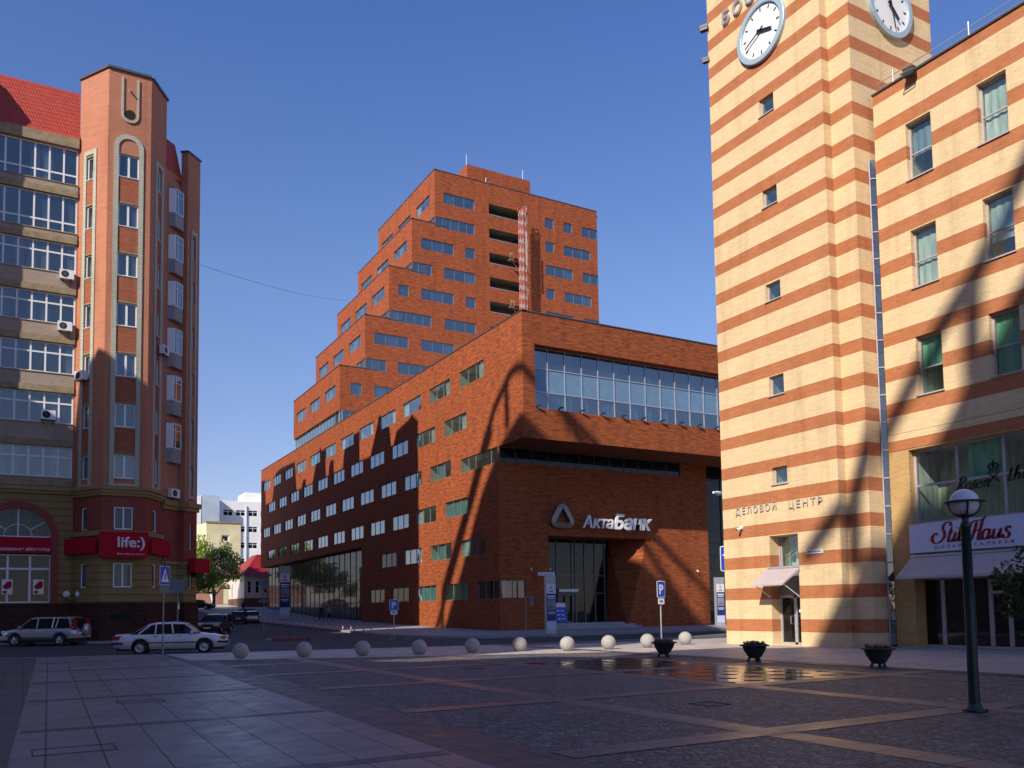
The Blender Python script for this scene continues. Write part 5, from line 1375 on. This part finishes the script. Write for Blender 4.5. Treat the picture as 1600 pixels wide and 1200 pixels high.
def planter(loc, label, fm, sc=1):
    o = thing('flower_planter', loc, label, 'planter', 'iron bowl planters on the square', 0, True)
    b = MB(); b.lathe([(.02, .10), (.14, .10), (.20, .16), (.30, .32), (.34, .44), (.42, .46), (.42, .49), (.33, .49), (.30, .44), (.02, .43)], n=32); b.build('bowl', 'planter_iron', o)
    for k in range(3):
        a = 2*PI*k/3+.5; b = MB(); b.tube((.13*math.cos(a), .13*math.sin(a), .16), (.2*math.cos(a), .2*math.sin(a), 0), .035, .045, 8); b.build('leg', 'planter_iron', o)
    b = MB(); b.lathe([(.001, .45), (.32, .45)], n=20); b.build('soil', 'soil', o)
    r = random.Random(int(loc[0]*97)); lf = MB(); fl = MB()
    for _ in range(320):
        a, q = r.random()*2*PI, .31*math.sqrt(r.random()); p = Vector((q*math.cos(a), q*math.sin(a), .45+.13*r.random()*(1.1-q*2)))
        d1 = Vector((r.gauss(0, 1), r.gauss(0, 1), r.gauss(0, .6))).normalized(); d2 = d1.cross(Vector((r.gauss(0, 1), r.gauss(0, 1), 1))).normalized()
        lf.add([p-d1*.045, p+d2*.025, p+d1*.045, p-d2*.025], [(0, 1, 2, 3)])
    for _ in range(26):
        a, q = r.random()*2*PI, .3*math.sqrt(r.random()); fl.sphere((q*math.cos(a), q*math.sin(a), .53+.05*r.random()), .032, 8)
    lf.build('foliage', 'leaf_planter', o); tag(fl.build('flowers', fm, o), kind='stuff')
planter((18.01, 21.9, 0), 'dark iron bowl planter with pink flowers in front of the parking sign', 'flower_pink')
planter((18.38, 18.3, 0), 'dark iron bowl planter with cream flowers in front of the tower door', 'flower_cream')
planter((18.9, 14.55, 0), 'dark iron bowl planter with dark plants in front of the shop corner', 'flower_pink')
lp = thing('globe_lamp', (12.23, 7.8, 0), 'dark street lamp post with a white globe in an iron ring at the right', 'street lamp', None, 0, True)
b = MB(); b.lathe([(.02, 0), (.17, 0), (.17, .035), (.11, .05), (.085, .12)], n=24); b.build('base', 'lamp_green', lp)
b = MB(); b.lathe([(.08, .05), (.073, 1.4), (.068, 2.72), (.076, 2.73), (.076, 2.78), (.05, 2.80), (.045, 2.88), (.06, 2.9)], n=24); b.build('post', 'lamp_green', lp)
b = MB(); b.sphere((0, 0, 3.10), .205, 32); b.build('globe', 'globe_white', lp)
b = MB(); b.lathe([(.212, 3.10), (.285, 3.10), (.285, 3.122), (.212, 3.122)], n=36)
for k in range(4):
    a = PI/4+PI/2*k
    P = [(.222*math.cos(a)*math.sin(t_), .222*math.sin(a)*math.sin(t_), 3.1-.222*math.cos(t_)) for t_ in [R(12*i) for i in range(1, 9)]]
    b.path(P, .014, 6)
b.lathe([(.02, 2.88), (.1, 2.895), (.12, 2.92), (.02, 2.9)], n=24)
b.build('cage', 'lamp_green', lp)
def post(mb, x, y, z0, z1, r=.035, m=0): mb.tube((x, y, z0), (x, y, z1), r, n=10, m=m)
def dirsign(name, loc, yaw, label, cat='sign'):
    return thing(name, loc, label, cat, None, yaw, True)
CAMYAW = -YAW                                   # signs turned to the viewer: local -Y faces the camera
LF = lambda u, d, z: (u, -d, z)
def rsq(w, h, rad, n=5):
    out = []
    for cx, cy, a0 in ((w/2-rad, h/2-rad, 0), (-w/2+rad, h/2-rad, 90), (-w/2+rad, -h/2+rad, 180), (w/2-rad, -h/2+rad, 270)):
        out += [(cx+rad*math.cos(R(a0+90*i/(n-1))), cy+rad*math.sin(R(a0+90*i/(n-1)))) for i in range(n)]
    return out
def panel(o, z, w, h, mat, rad=.04, d0=.04, d1=.055, name='panel', u=0):
    b = MB(); b.prism(rsq(w, h, rad), lambda p, t: LF(u+p[0], t, z+p[1]), d0, d1); return b.build(name, mat, o)
def parking(loc, yaw, h, w, label, wfac=1):
    o = dirsign('parking_sign', loc, yaw, label)
    b = MB(); post(b, 0, 0, -.1, h); b.build('post', 'frame_silver', o)
    z = h-w*.62
    panel(o, z, w*wfac, w*1.15, 'white_paint'); panel(o, z, w*wfac*.9, w*1.05, 'sign_blue', .03, .056, .06, 'face')
    text('P', LF, -w*.24*wfac, z-w*.33, w*.92, 'white_paint', o, .004, .0605, bold=.02, width=w*.5*wfac, name='letter')
    panel(o, z-w*.85, w*.75*wfac, w*.42, 'white_paint', .02, .04, .055, 'plate'); panel(o, z-w*.85, w*.35*wfac, w*.1, 'black_paint', .01, .056, .058, 'plate_mark')
    return o
parking((21.9, 55.1, .02), CAMYAW+R(8), 2.42, .62, 'blue parking sign on a thin post at the street corner of the bank')
parking((26.5, 32.4, .0), CAMYAW+R(40), 2.9, .68, 'blue parking sign on a pale post among the stone balls', .85)
cs = dirsign('crossing_sign', (4.9, 37.5, 0), CAMYAW+R(82), 'pedestrian crossing sign with a grey plate below, in front of the white sedan')
b = MB(); post(b, 0, 0, -.1, 3.8, .03); b.build('post', 'pole_grey', cs)
panel(cs, 3.2, .76, .78, 'white_paint'); panel(cs, 3.2, .71, .73, 'sign_blue', .03, .056, .06, 'face')
b = MB(); b.prism([(-.28, -.26), (.28, -.26), (0, .3)], lambda p, t: LF(p[0], t, 3.2+p[1]), .061, .064); b.build('triangle', 'white_paint', cs)
b = MB(); b.sphere((.0, -.068, 3.3), .03, 10)
for q in (((0, .06), (.0, -.04)), ((0, -.03), (-.07, -.16)), ((0, -.03), (.08, -.15)), ((0, .05), (-.07, -.02)), ((0, .05), (.08, .0))): b.tube(LF(q[0][0], .068, 3.2+q[0][1]), LF(q[1][0], .068, 3.2+q[1][1]), .014, n=5)
b.build('walker', 'black_paint', cs)
panel(cs, 2.62, .72, .22, 'back_grey', .02, .04, .05, 'plate'); b = MB(); b.box(-.05, .02, -.06, -.04, 3.55, 3.95); b.build('side_sign', 'sign_navy', cs)
bs_ = dirsign('sign_back', (8.5, 58.6, .02), CAMYAW+R(10), 'square road sign seen from its grey back at the apartment house corner')
b = MB(); post(b, 0, .05, -.1, 3.8, .035); b.build('post', 'pole_grey', bs_); panel(bs_, 3.42, .82, .86, 'back_grey')
ys_ = dirsign('yield_sign', (16.9, 70.9, .2), CAMYAW, 'upside-down triangular road sign seen from its grey back near the street mouth')
b = MB(); post(b, 0, 0, -.3, 3.9, .04); b.build('post', 'pole_grey', ys_)
b = MB(); b.prism([(-.48, .45), (.48, .45), (0, -.4)], lambda p, t: LF(p[0], t, 3.6+p[1]), .04, .055); b.build('panel', 'back_grey', ys_); panel(ys_, 2.4, .75, .25, 'back_grey', .02, .04, .05, 'plate')
ss = dirsign('small_sign', (28.4, 48.4, .02), CAMYAW+R(10), 'thin post with a small grey side box left of the advertising pillar')
b = MB(); post(b, 0, 0, 0, 2.45, .025); b.tube((0, 0, 2.43), (.5, 0, 2.43), .02, n=6); b.build('post', 'pole_grey', ss); panel(ss, 2.1, .2, .6, 'back_grey', .02, -.03, .05, 'box', .42)
ds = dirsign('direction_sign', (32.75, 34, 0), CAMYAW, 'blue square road sign with a white arrow, half hidden behind the striped tower')
b = MB(); post(b, .1, .03, 0, 4.6, .04); b.build('post', 'pole_grey', ds)
panel(ds, 4.15, 1.3, 1.34, 'white_paint', .1); panel(ds, 4.15, 1.22, 1.26, 'sign_blue', .08, .056, .06, 'face')
b = MB(); b.tube(LF(-.5, .062, 4.3), LF(.1, .062, 4.65), .05, n=4); b.prism([(-.3, 3.95), (.4, 3.95), (.4, 4.08), (-.3, 4.08)], lambda p, t: LF(p[0], t, p[1]), .061, .065); b.build('arrow', 'white_paint', ds)
sl_ = thing('street_light', (40.5, 41.5, 0), 'white curved-arm street light head showing left of the striped tower', 'street light')
b = MB(); b.path([(40.5, 41.5, 0), (40.5, 41.5, 8.2), (40.2, 41.3, 8.75), (39.3, 40.8, 8.85), (38.2, 40.4, 8.75)], .07, 8); b.build('post', 'frame_silver', sl_)
b = MB(); b.tube((38.4, 40.5, 8.76), (37.6, 40.1, 8.68), .09, .15, 12); b.tube((37.6, 40.1, 8.68), (36.95, 39.8, 8.66), .15, .07, 12); b.build('head', 'white_paint', sl_)
wp = thing('street_light', (27.0, 147.5, 2.95), 'slender white street light among the chestnut trees', 'street light')
b = MB(); b.path([(27, 147.5, 2.9), (25.6, 147.5, 9.6), (25.5, 147.5, 10.3), (25.1, 147.4, 10.6), (22.6, 147, 10.9)], .16, 8); b.build('post', 'white_paint', wp)
b = MB(); b.tube((22.6, 147, 10.9), (21.8, 146.9, 10.85), .14, .1, 8); b.build('head', 'white_paint', wp)
wp.location = (27, 147.5, 2.95)

# advertising pillars
def pillar(loc, yaw, h, w, label):
    o = thing('advertising_pillar', loc, label, 'advertising pillar', 'blue and white advertising pillars', yaw, True)
    b = MB(); b.box(-w/2, w/2, -.02, w*.42, 0, h); b.build('body', 'frame_silver', o)
    f = lambda z0, z1, m, nm, d=.03, i=.02: (lambda q: (q.box(-w/2+i, w/2-i, -d, -.02, h*z0, h*z1), q.build(nm, m, o)))(MB())
    f(.70, .86, 'white_paint', 'logo_panel'); f(.22, .69, 'sign_navy', 'poster'); f(.07, .21, 'sign_white', 'foot_panel')
    f(.635, .66, 'white_paint', 'headline', .034, w*.1); f(.60, .62, 'text_pale', 'headline', .034, w*.14); f(.41, .58, 'curtain_blue', 'picture', .034, w*.1)
    f(.36, .375, 'white_paint', 'headline', .034, w*.12); f(.335, .345, 'white_paint', 'headline', .034, w*.2)
    b = MB(); r = random.Random(int(h*10))
    for k in range(5): x = w*(-.2+.1*k); b.prism(rsq(w*.16, h*.05, w*.05), lambda p, t: (x+p[0], -t, h*(.45+.012*(k % 2))+p[1]), .035, .037)
    b.build('picture_figures', 'flower_pink', o)
    b = MB(); n = 18
    b.add([(w*.12*math.cos(2*PI*k/n)*q_, -.032, h*.80+w*.16*math.sin(2*PI*k/n)*q_) for q_ in (1, .6) for k in range(n)], [(k, (k+1) % n, n+(k+1) % n, n+k) for k in range(n)]); b.box(-w*.22, w*.22, -.034, -.031, h*.725, h*.742); b.build('logo', 'sign_navy', o)
pillar((29.85, 47.6, .02), R(-8), 3.74, .68, 'blue and white advertising pillar at the left of the bank entrance')
pillar((49.9, 53.3, .02), R(-8), 4.0, .78, 'sunlit blue and white advertising pillar beside the striped tower')
pillar((27.3, 104, .9), CAMYAW+R(5), 6.4, 1.25, 'blue and white advertising pillar far down the street by the brick passage')
bd = thing('notice_board', FL(38.0, 1.2, .47), 'leaning blue notice board with a white heading beside the bank door', 'notice board')
FLB = lambda u, d, z: FL(u+.12*(1.95-z), d-2.2+.15*(1.95-z), z)
b = MB(); b.fbox(FLB, 37.2, 38.75, 0, .05, .55, 1.75); b.build('panel', 'sign_blue', bd); b = MB(); b.fbox(FLB, 37.18, 38.77, 0, .055, 1.75, 2.1); b.build('heading', 'white_paint', bd)
b = MB()
for i in range(3):
    for j in range(3): b.fbox(FLB, 37.4+.42*i, 37.65+.42*i, .05, .056, .75+.33*j, .85+.33*j)
tag(b.build('printed_rows', 'text_pale', bd), kind='stuff')
b = MB(); b.tube(FLB(37.4, .02, .47), FLB(37.4, 0, 1.9), .025); b.tube(FLB(38.6, .02, .47), FLB(38.6, 0, 1.9), .025); b.build('legs', 'frame_dark', bd)
# kerb posts
pp = thing('kerb_post', (22.4, 90, gz(90)), 'short red and white striped kerb post along the bank pavement', 'bollard', 'striped kerb posts along the bank pavement', 0, True)
b = MB(); b.lathe([(.05, 0), (.05, .14)], n=10, m=0); b.lathe([(.05, .14), (.05, .26)], n=10, m=1); b.lathe([(.05, .26), (.05, .36), (.02, .38)], n=10, m=0); b.build('post', ['crane_red', 'white_paint'], pp)
for y in (86.4, 83.4, 80.8, 78.7, 77.9, 76.6, 75.4, 74.6, 71.9, 68.9, 67.3, 65.3, 64.5, 62.4, 60.8, 57.5): dup(pp, (22.35, y, gz(y)+.02))
cb = tag((lambda q: (q.path([(10.6+(37.75-10.6)*t/24, 64.9+(110.8-64.9)*t/24, 27.35+(44.1-27.35)*t/24-.5*4*(t/24)*(1-t/24)) for t in range(25)], .016, 5), q.build('overhead_cable', 'frame_dark'))[1])(MB()), 'thin dark cable slung from the apartment house to the terraced tower', 'cable')

# ------------------------------------------------------------------ vehicles
def car(loc, yaw, label, cat, paint, spec, sc=1.0, name='parked_car'):
    """spec: L, W, wheels (xr, xf), R wheel, low/top profiles, cabin profile, glass ranges"""
    o = thing(name, loc, label, cat, None, yaw, True); o.scale = (sc, sc, sc)
    L, W, xr, xf, r = spec['L'], spec['W']/2, spec['xr'], spec['xf'], spec['r']
    top, sill = spec['top'], spec['sill']
    def itp(P, x):
        for (a, b), (c, d) in zip(P, P[1:]):
            if x <= c: t = (x-a)/(c-a) if c > a else 0; return b+(d-b)*t
        return P[-1][1]
    xs = sorted({round(L*i/56, 3) for i in range(57)} | {round(xw+ra*math.cos(PI*i/14), 3) for xw in (xr, xf) for ra in (r+.075,) for i in range(15)})
    secs = []
    for x in xs:
        lo = itp(sill, x)
        for xw in (xr, xf):
            dx = abs(x-xw); ra = r+.075
            if dx < ra: lo = max(lo, r+math.sqrt(max(0, ra*ra-dx*dx)))
        tp = itp(top, x); lo = min(lo, tp-.08)
        e = min(1, min(x, L-x)/.5); wd = W*(.84+.16*math.sin(e*PI/2)); mid = lo+(tp-lo)*.5
        zs = max(mid, min(tp-.1, spec['belt_crease']))
        secs.append([(x, 0, tp+.015), (x, wd*.72, tp), (x, wd*.93, tp-.035), (x, wd*.985, tp-.12 if tp-.12 > lo else lo+.02), (x, wd, max(lo+.01, min(zs-.05, tp-.16))), (x, wd*.985, lo), (x, wd*.8, lo)])
    b = MB()
    for s in (1, -1):
        vs = [(p[0], p[1]*s, p[2]) for q in secs for p in q]; k = 7
        fs = []
        for i in range(len(secs)-1):
            for j in range(k-1):
                f = (i*k+j, i*k+j+1, (i+1)*k+j+1, (i+1)*k+j); fs.append(f if s < 0 else f[::-1])
        b.add(vs, fs, 0, True)
        for i in (0, len(secs)-1): b.add([(p[0], p[1]*s, p[2]) for p in secs[i]]+[(secs[i][0][0], 0, secs[i][-1][2])], [tuple(range(8))], 0)
    b.build('body', paint, o)
    u = MB(); u.box(.15, L-.15, -W*.82, W*.82, r*.55, r*1.25)
    for xw in (xr, xf): u.box(xw-r-.06, xw+r+.06, -W*.8, W*.8, r*.6, 2*r+.02)
    u.build('underbody', 'trim_black', o)
    # cabin
    cab = spec['cab']; zb = spec['belt']
    b = MB(); gl = MB()
    st = []
    for x, z in cab:
        k = (z-zb)/max(1e-6, spec['roof']-zb); wr = W*(.93-.17*k)
        st.append([(x, 0, z+.02*k), (x, wr*.8, z+.008*k), (x, wr, z-.045*k), (x, W*(.93-.17*k*.85), zb+(z-zb)*.86), (x, W*.935, zb)])
    for s in (1, -1):
        for i in range(len(st)-1):
            for j in range(4):
                q = [st[i][j], st[i][j+1], st[i+1][j+1], st[i+1][j]]; q = [(p[0], p[1]*s, p[2]) for p in q]
                if s > 0: q = q[::-1]
                if j == 3 and i in spec['side_glass']: gl.add(q, [(0, 1, 2, 3)])
                elif j < 2 and i in spec['screens']: gl.add(q, [(0, 1, 2, 3)], 0, True)
                else: b.add(q, [(0, 1, 2, 3)], 0, False)
    # pillars over the side glass
    for x0, z0, x1, z1 in spec.get('pillars', ()):
        for s in (1, -1):
            k0, k1 = (z0-zb)/(spec['roof']-zb), (z1-zb)/(spec['roof']-zb)
            b.tube((x0, s*W*(.945-.0*k0), z0), (x1, s*W*(.94-.13*k1), z1), .035, n=5)
    b.build('cabin', paint, o); gl.build('windows', 'glass_car', o)
    inn = MB(); inn.box(cab[0][0]+.6, cab[-1][0]-.7, -W*.7, W*.7, r, zb+.02); inn.build('seats', 'trim_black', o)
    for xw in (xr, xf):
        for s in (1, -1):
            t = MB(); t.lathe([(r*.62, -.1), (r*.93, -.105), (r, -.07), (r, .07), (r*.93, .105), (r*.62, .1)], (xw, s*(W-.12), r), 28, 0, 'y'); tw_ = t.build('wheel', 'tyre', o)
            rm = MB(); y = s*(W-.03); q = s
            rm.lathe([(.001, -.02*q), (r*.16, -.02*q), (r*.2, -.05*q), (r*.50, -.06*q), (r*.58, -.01*q), (r*.63, -.01*q)], (xw, y, r), 28, 0, 'y')
            for k in range(spec.get('spokes', 5)):
                a = 2*PI*k/spec.get('spokes', 5); ca, sa = math.cos(a), math.sin(a)
                rm.tube((xw+.03*ca, y-.005*q, r+.03*sa), (xw+r*.58*ca, y-.005*q, r+r*.58*sa), r*.13 if spec.get('spokes', 5) < 7 else r*.05, n=5)
            rm.build('rim', 'rim', tw_)
    def part(name, mat, boxes):
        for bx in boxes: q = MB(); q.box(*bx); q.build(name, mat, o)
    for nm, mt, bx in spec['extras'](L, W): part(nm, mt, bx)
    for s in (1, -1):
        m = MB(); xm = spec['mirror']; m.box(xm-.06, xm+.08, min(s*W*.95, s*(W+.16)), max(s*W*.95, s*(W+.16)), zb+.02, zb+.16); m.build('mirror', spec.get('mirror_mat', paint), o)
    return o
def ex_sedan(L, W):
    return [('bumper', 'trim_black', [(-.05, .5, -W*.99, W*.99, .47, .56), (L-.5, L+.05, -W*.99, W*.99, .47, .56)]), ('side_trim', 'trim_black', [(1.42, L-1.35, s*W-.012, s*W+.012, .50, .545) for s in (1, -1)]),
     ('number_plate', 'white_paint', [(-.03, -.012, -.26, .26, .68, .79), (L+.05, L+.06, -.26, .26, .47, .56)]), ('tail_light', 'lamp_red', [(-.02, .42, min(s*W*.5, s*W*.96), max(s*W*.5, s*W*.96), .68, .84) for s in (1, -1)]), ('indicator', 'lamp_amber', [(L-.30, L-.05, min(s*W*.80, s*W*.955), max(s*W*.80, s*W*.955), .64, .78) for s in (1, -1)]),
     ('headlight', 'lamp_clear', [(L-.2, L-.01, min(s*W*.45, s*W*.78), max(s*W*.45, s*W*.78), .64, .78) for s in (1, -1)]), ('door_handle', 'trim_black', [(x, x+.16, s*W-.01, s*W+.018, .79, .82) for s in (1, -1) for x in (1.68, 2.68)]),
     ('door_gap', 'trim_black', [(x, x+.012, s*W*.985-.006, s*W*.985+.010, .40, .86) for s in (1, -1) for x in (2.55, 3.45)])]
SEDAN = dict(L=4.79, W=1.78, xr=1.12, xf=3.81, r=.315, belt=.90, roof=1.42, belt_crease=.72, mirror=3.3,
    top=[(0, .80), (.04, .90), (.9, .93), (1.2, .93), (3.5, .93), (3.65, .91), (4.2, .85), (4.6, .76), (4.74, .68), (4.79, .60)], sill=[(0, .36), (.3, .29), (1, .24), (3.9, .24), (4.6, .29), (4.79, .36)],
    cab=[(.72, .90), (1.42, 1.34), (1.75, 1.41), (2.5, 1.425), (2.95, 1.39), (3.62, .92)], side_glass=(0, 1, 2, 3, 4), screens=(0, 4),
    pillars=[(1.05, .92, 1.62, 1.36), (2.5, .92, 2.42, 1.38), (3.5, .95, 2.95, 1.36), (1.75, .92, 1.78, 1.36)], spokes=9, extras=ex_sedan)
def ex_suv(L, W):
    return [('bumper', 'car_silver', [(-.06, .5, -W*.98, W*.98, .45, .66), (L-.45, L+.03, -W*.98, W*.98, .38, .62)]), ('side_trim', 'car_silver', [(1.35, L-1.3, s*W-.012, s*W+.02, .56, .66) for s in (1, -1)]),
     ('tail_light', 'lamp_red', [(-.01, .20, min(s*W*.82, s*W*.965), max(s*W*.82, s*W*.965), .95, 1.55) for s in (1, -1)]), ('number_plate', 'white_paint', [(-.075, -.06, W*.25, W*.75, .68, .79), (L+.03, L+.045, -.26, .26, .45, .56)]), ('headlight', 'lamp_clear', [(L-.35, L-.03, min(s*W*.5, s*W*.93), max(s*W*.5, s*W*.93), .74, .92) for s in (1, -1)]),
     ('door_handle', 'car_silver', [(x, x+.18, s*W-.01, s*W+.03, .93, .96) for s in (1, -1) for x in (1.55, 2.5)]), ('roof_rail', 'frame_dark', [(.6, 2.6, s*W*.68-.02, s*W*.68+.02, 1.68, 1.73) for s in (1, -1)]),
     ('door_gap', 'trim_black', [(x, x+.012, s*W*.985-.006, s*W*.985+.010, .48, 1.0) for s in (1, -1) for x in (2.35, 3.25)]), ('sill', 'trim_black', [(1.25, L-1.2, s*W-.05, s*W+.01, .33, .42) for s in (1, -1)])]
SUV = dict(L=4.36, W=1.78, xr=.90, xf=3.52, r=.345, belt=1.02, roof=1.68, belt_crease=.80, mirror=3.15,
    top=[(0, .80), (.03, 1.02), (.3, 1.04), (3.3, 1.04), (3.45, 1.03), (3.9, .98), (4.22, .88), (4.32, .74), (4.36, .6)], sill=[(0, .48), (.3, .42), (1, .38), (3.5, .38), (4.36, .44)],
    cab=[(.0, 1.02), (.22, 1.60), (.5, 1.67), (1.1, 1.69), (2.3, 1.69), (2.65, 1.64), (3.42, 1.03)], side_glass=(1, 2, 3, 4, 5), screens=(0, 5),
    pillars=[(.12, 1.05, .42, 1.62), (1.15, 1.04, 1.02, 1.64), (1.35, 1.04, 1.28, 1.64), (2.25, 1.04, 2.2, 1.64), (3.3, 1.06, 2.6, 1.6), (.25, 1.04, .45, 1.62)], spokes=5, extras=ex_suv)
def ex_hatch(L, W):
    return [('bumper', 'trim_black', [(-.04, .35, -W*.97, W*.97, .36, .5), (L-.35, L+.04, -W*.97, W*.97, .34, .48)]), ('headlight', 'lamp_clear', [(L-.25, L-.02, min(s*W*.5, s*W*.9), max(s*W*.5, s*W*.9), .6, .74) for s in (1, -1)]),
     ('tail_light', 'lamp_red', [(-.01, .15, min(s*W*.7, s*W*.93), max(s*W*.7, s*W*.93), .62, .88) for s in (1, -1)]), ('number_plate', 'white_paint', [(L+.03, L+.05, -.26, .26, .4, .5), (-.06, -.04, -.26, .26, .55, .66)]), ('grille', 'trim_black', [(L-.1, L-.01, -W*.42, W*.42, .58, .68)])]
HATCH = dict(L=4.1, W=1.7, xr=.8, xf=3.28, r=.3, belt=.86, roof=1.42, belt_crease=.68, mirror=2.95,
    top=[(0, .74), (.05, .86), (.5, .88), (3.1, .88), (3.3, .86), (3.8, .76), (4.02, .66), (4.1, .55)], sill=[(0, .34), (.6, .26), (3.4, .25), (4.1, .32)],
    cab=[(.08, .87), (.5, 1.36), (.9, 1.41), (1.9, 1.43), (2.4, 1.38), (3.15, .87)], side_glass=(1, 2, 3, 4), screens=(0, 4), pillars=[(.4, .9, .72, 1.36), (1.7, .9, 1.68, 1.38), (3.05, .9, 2.42, 1.35)], spokes=7, extras=ex_hatch)
def place(rear_wheel, heading, spec, sc):
    """origin (rear end, centre line) from the near-side rear wheel contact"""
    h = Vector((math.cos(heading), math.sin(heading))); n = Vector((-h.y, h.x))
    side = 1 if Vector((-rear_wheel[0], -rear_wheel[1])).dot(n) > 0 else -1
    return Vector(rear_wheel[:2])-h*spec['xr']*sc-n*side*(spec['W']/2-.12)*sc
hd = R(-14)
p = place((4.42, 41.0), hd, SEDAN, .99)
car((p.x, p.y, -.13), hd, 'white four-door saloon with a black side strip parked along the square', 'car', 'car_white', SEDAN, .99)
hd = R(150)
p = place((1.85, 57.6), hd, SUV, 1.02)
sv = car((p.x, p.y, -.13), hd, 'silver off-road car with a spare wheel on its back door', 'car', 'car_silver', SUV, 1.02)
t = MB(); t.lathe([(.001, -.13), (.33, -.13), (.36, -.08), (.36, .08), (.3, .1)], (0, 0, 0), 28, 0, 'y'); t.v = [(y-.16, x-.12, z+.92) for x, y, z in t.v]; t.build('spare_wheel_cover', 'car_silver', sv)
car((13.9, 72.0, gz(72)-.13), R(-116), 'bronze grey hatchback coming head-on up to the street mouth', 'car', 'car_bronze', HATCH, 1.05)
car((21.4, 95.0, gz(96)-.13), R(78), 'silver hatchback seen from behind, parked beside a black one', 'car', 'car_silver', HATCH, .92)
car((19.4, 92.5, gz(94)-.13), R(74), 'black hatchback seen from behind, left of the silver one', 'car', 'car_black', HATCH, .95)
car((25.2, 108.0, gz(108)-.13), R(160), 'dark car standing sideways behind the far advertising pillar', 'car', 'car_black', HATCH, .95)
car((19.9, 133.6, gz(133.6)+.0), R(-28), 'black saloon parked sideways under the chestnut trees', 'car', 'car_black', SEDAN, 1.0)

# ------------------------------------------------------------------ people walking by the passage
def person(loc, yaw, label, shirt, sc=1.0, stride=.25):
    o = thing('person', loc, label, 'person', None, yaw, True); o.scale = (sc, sc, sc)
    J = {'pel': (0, 0, .95, .15, .11), 'wai': (0, 0, 1.1, .14, .10), 'chest': (0, .01, 1.32, .17, .11), 'neck': (0, .0, 1.5, .065, .06), 'head': (0, -.02, 1.60, .085, .095), 'crown': (0, -.01, 1.72, .07, .085),
         'hl': (.1, 0, .9, .1, .1), 'kl': (.1, -stride*.5, .5, .07, .07), 'al': (.1, -stride, .09, .045, .045), 'tl': (.1, -stride-.16, .04, .04, .03),
         'hr': (-.1, 0, .9, .1, .1), 'kr': (-.1, stride*.35, .5, .07, .07), 'ar': (-.1, stride, .12, .045, .045), 'tr': (-.1, stride-.14, .04, .04, .03),
         'sl': (.2, .01, 1.42, .06, .06), 'el': (.25, .08, 1.13, .045, .045), 'wl': (.24, .02, .88, .03, .03), 'fl': (.24, -.02, .78, .03, .02),
         'sr': (-.2, .01, 1.42, .06, .06), 'er': (-.25, -.06, 1.13, .045, .045), 'wr': (-.24, -.14, .9, .03, .03), 'fr': (-.23, -.18, .81, .03, .02)}
    E_ = [('pel', 'wai'), ('wai', 'chest'), ('chest', 'neck'), ('neck', 'head'), ('head', 'crown'), ('pel', 'hl'), ('hl', 'kl'), ('kl', 'al'), ('al', 'tl'), ('pel', 'hr'), ('hr', 'kr'), ('kr', 'ar'), ('ar', 'tr'), ('chest', 'sl'), ('sl', 'el'), ('el', 'wl'), ('wl', 'fl'), ('chest', 'sr'), ('sr', 'er'), ('er', 'wr'), ('wr', 'fr')]
    K = list(J); me = bpy.data.meshes.new('body'); me.from_pydata([J[k][:3] for k in K], [(K.index(a), K.index(b)) for a, b in E_], []); me.update()
    ob = bpy.data.objects.new('tmp', me); COL.objects.link(ob)
    ob.modifiers.new('s', 'SKIN'); sd = ob.modifiers.new('d', 'SUBSURF'); sd.levels = 2; sd.render_levels = 2
    for i, k in enumerate(K): me.skin_vertices[0].data[i].radius = J[k][3:]
    me.skin_vertices[0].data[0].use_root = True
    bpy.context.view_layer.update(); dg = bpy.context.evaluated_depsgraph_get(); m2 = bpy.data.meshes.new_from_object(ob.evaluated_get(dg)); bpy.data.objects.remove(ob)
    m2.materials.clear()
    for q in ('cloth_dark', shirt, 'skin', 'hair'): m2.materials.append(MATS[q])
    for f in m2.polygons:
        z, x, y = f.center.z, abs(f.center.x), f.center.y; f.use_smooth = True
        f.material_index = 3 if z > 1.66 or (z > 1.55 and y > .02) else 2 if z > 1.47 or (x > .19 and z < .93) else 1 if z > .98 or x > .19 else 0
    m2.name = 'body'; b = bpy.data.objects.new('body', m2); COL.objects.link(b); b.parent = o
person((28.6, 93.6, gz(93.6)+.02), R(20), 'person in a dark jacket walking by the brick passage, left of two', 'cloth_dark')
person((29.4, 93.2, gz(93.2)+.02), R(20), 'person in a grey top walking by the brick passage, right of two', 'cloth_shirt', .97)
person((26.3, 122, gz(122)-.1), R(200), 'person in dark clothes standing in the far sunlit street', 'cloth_dark')
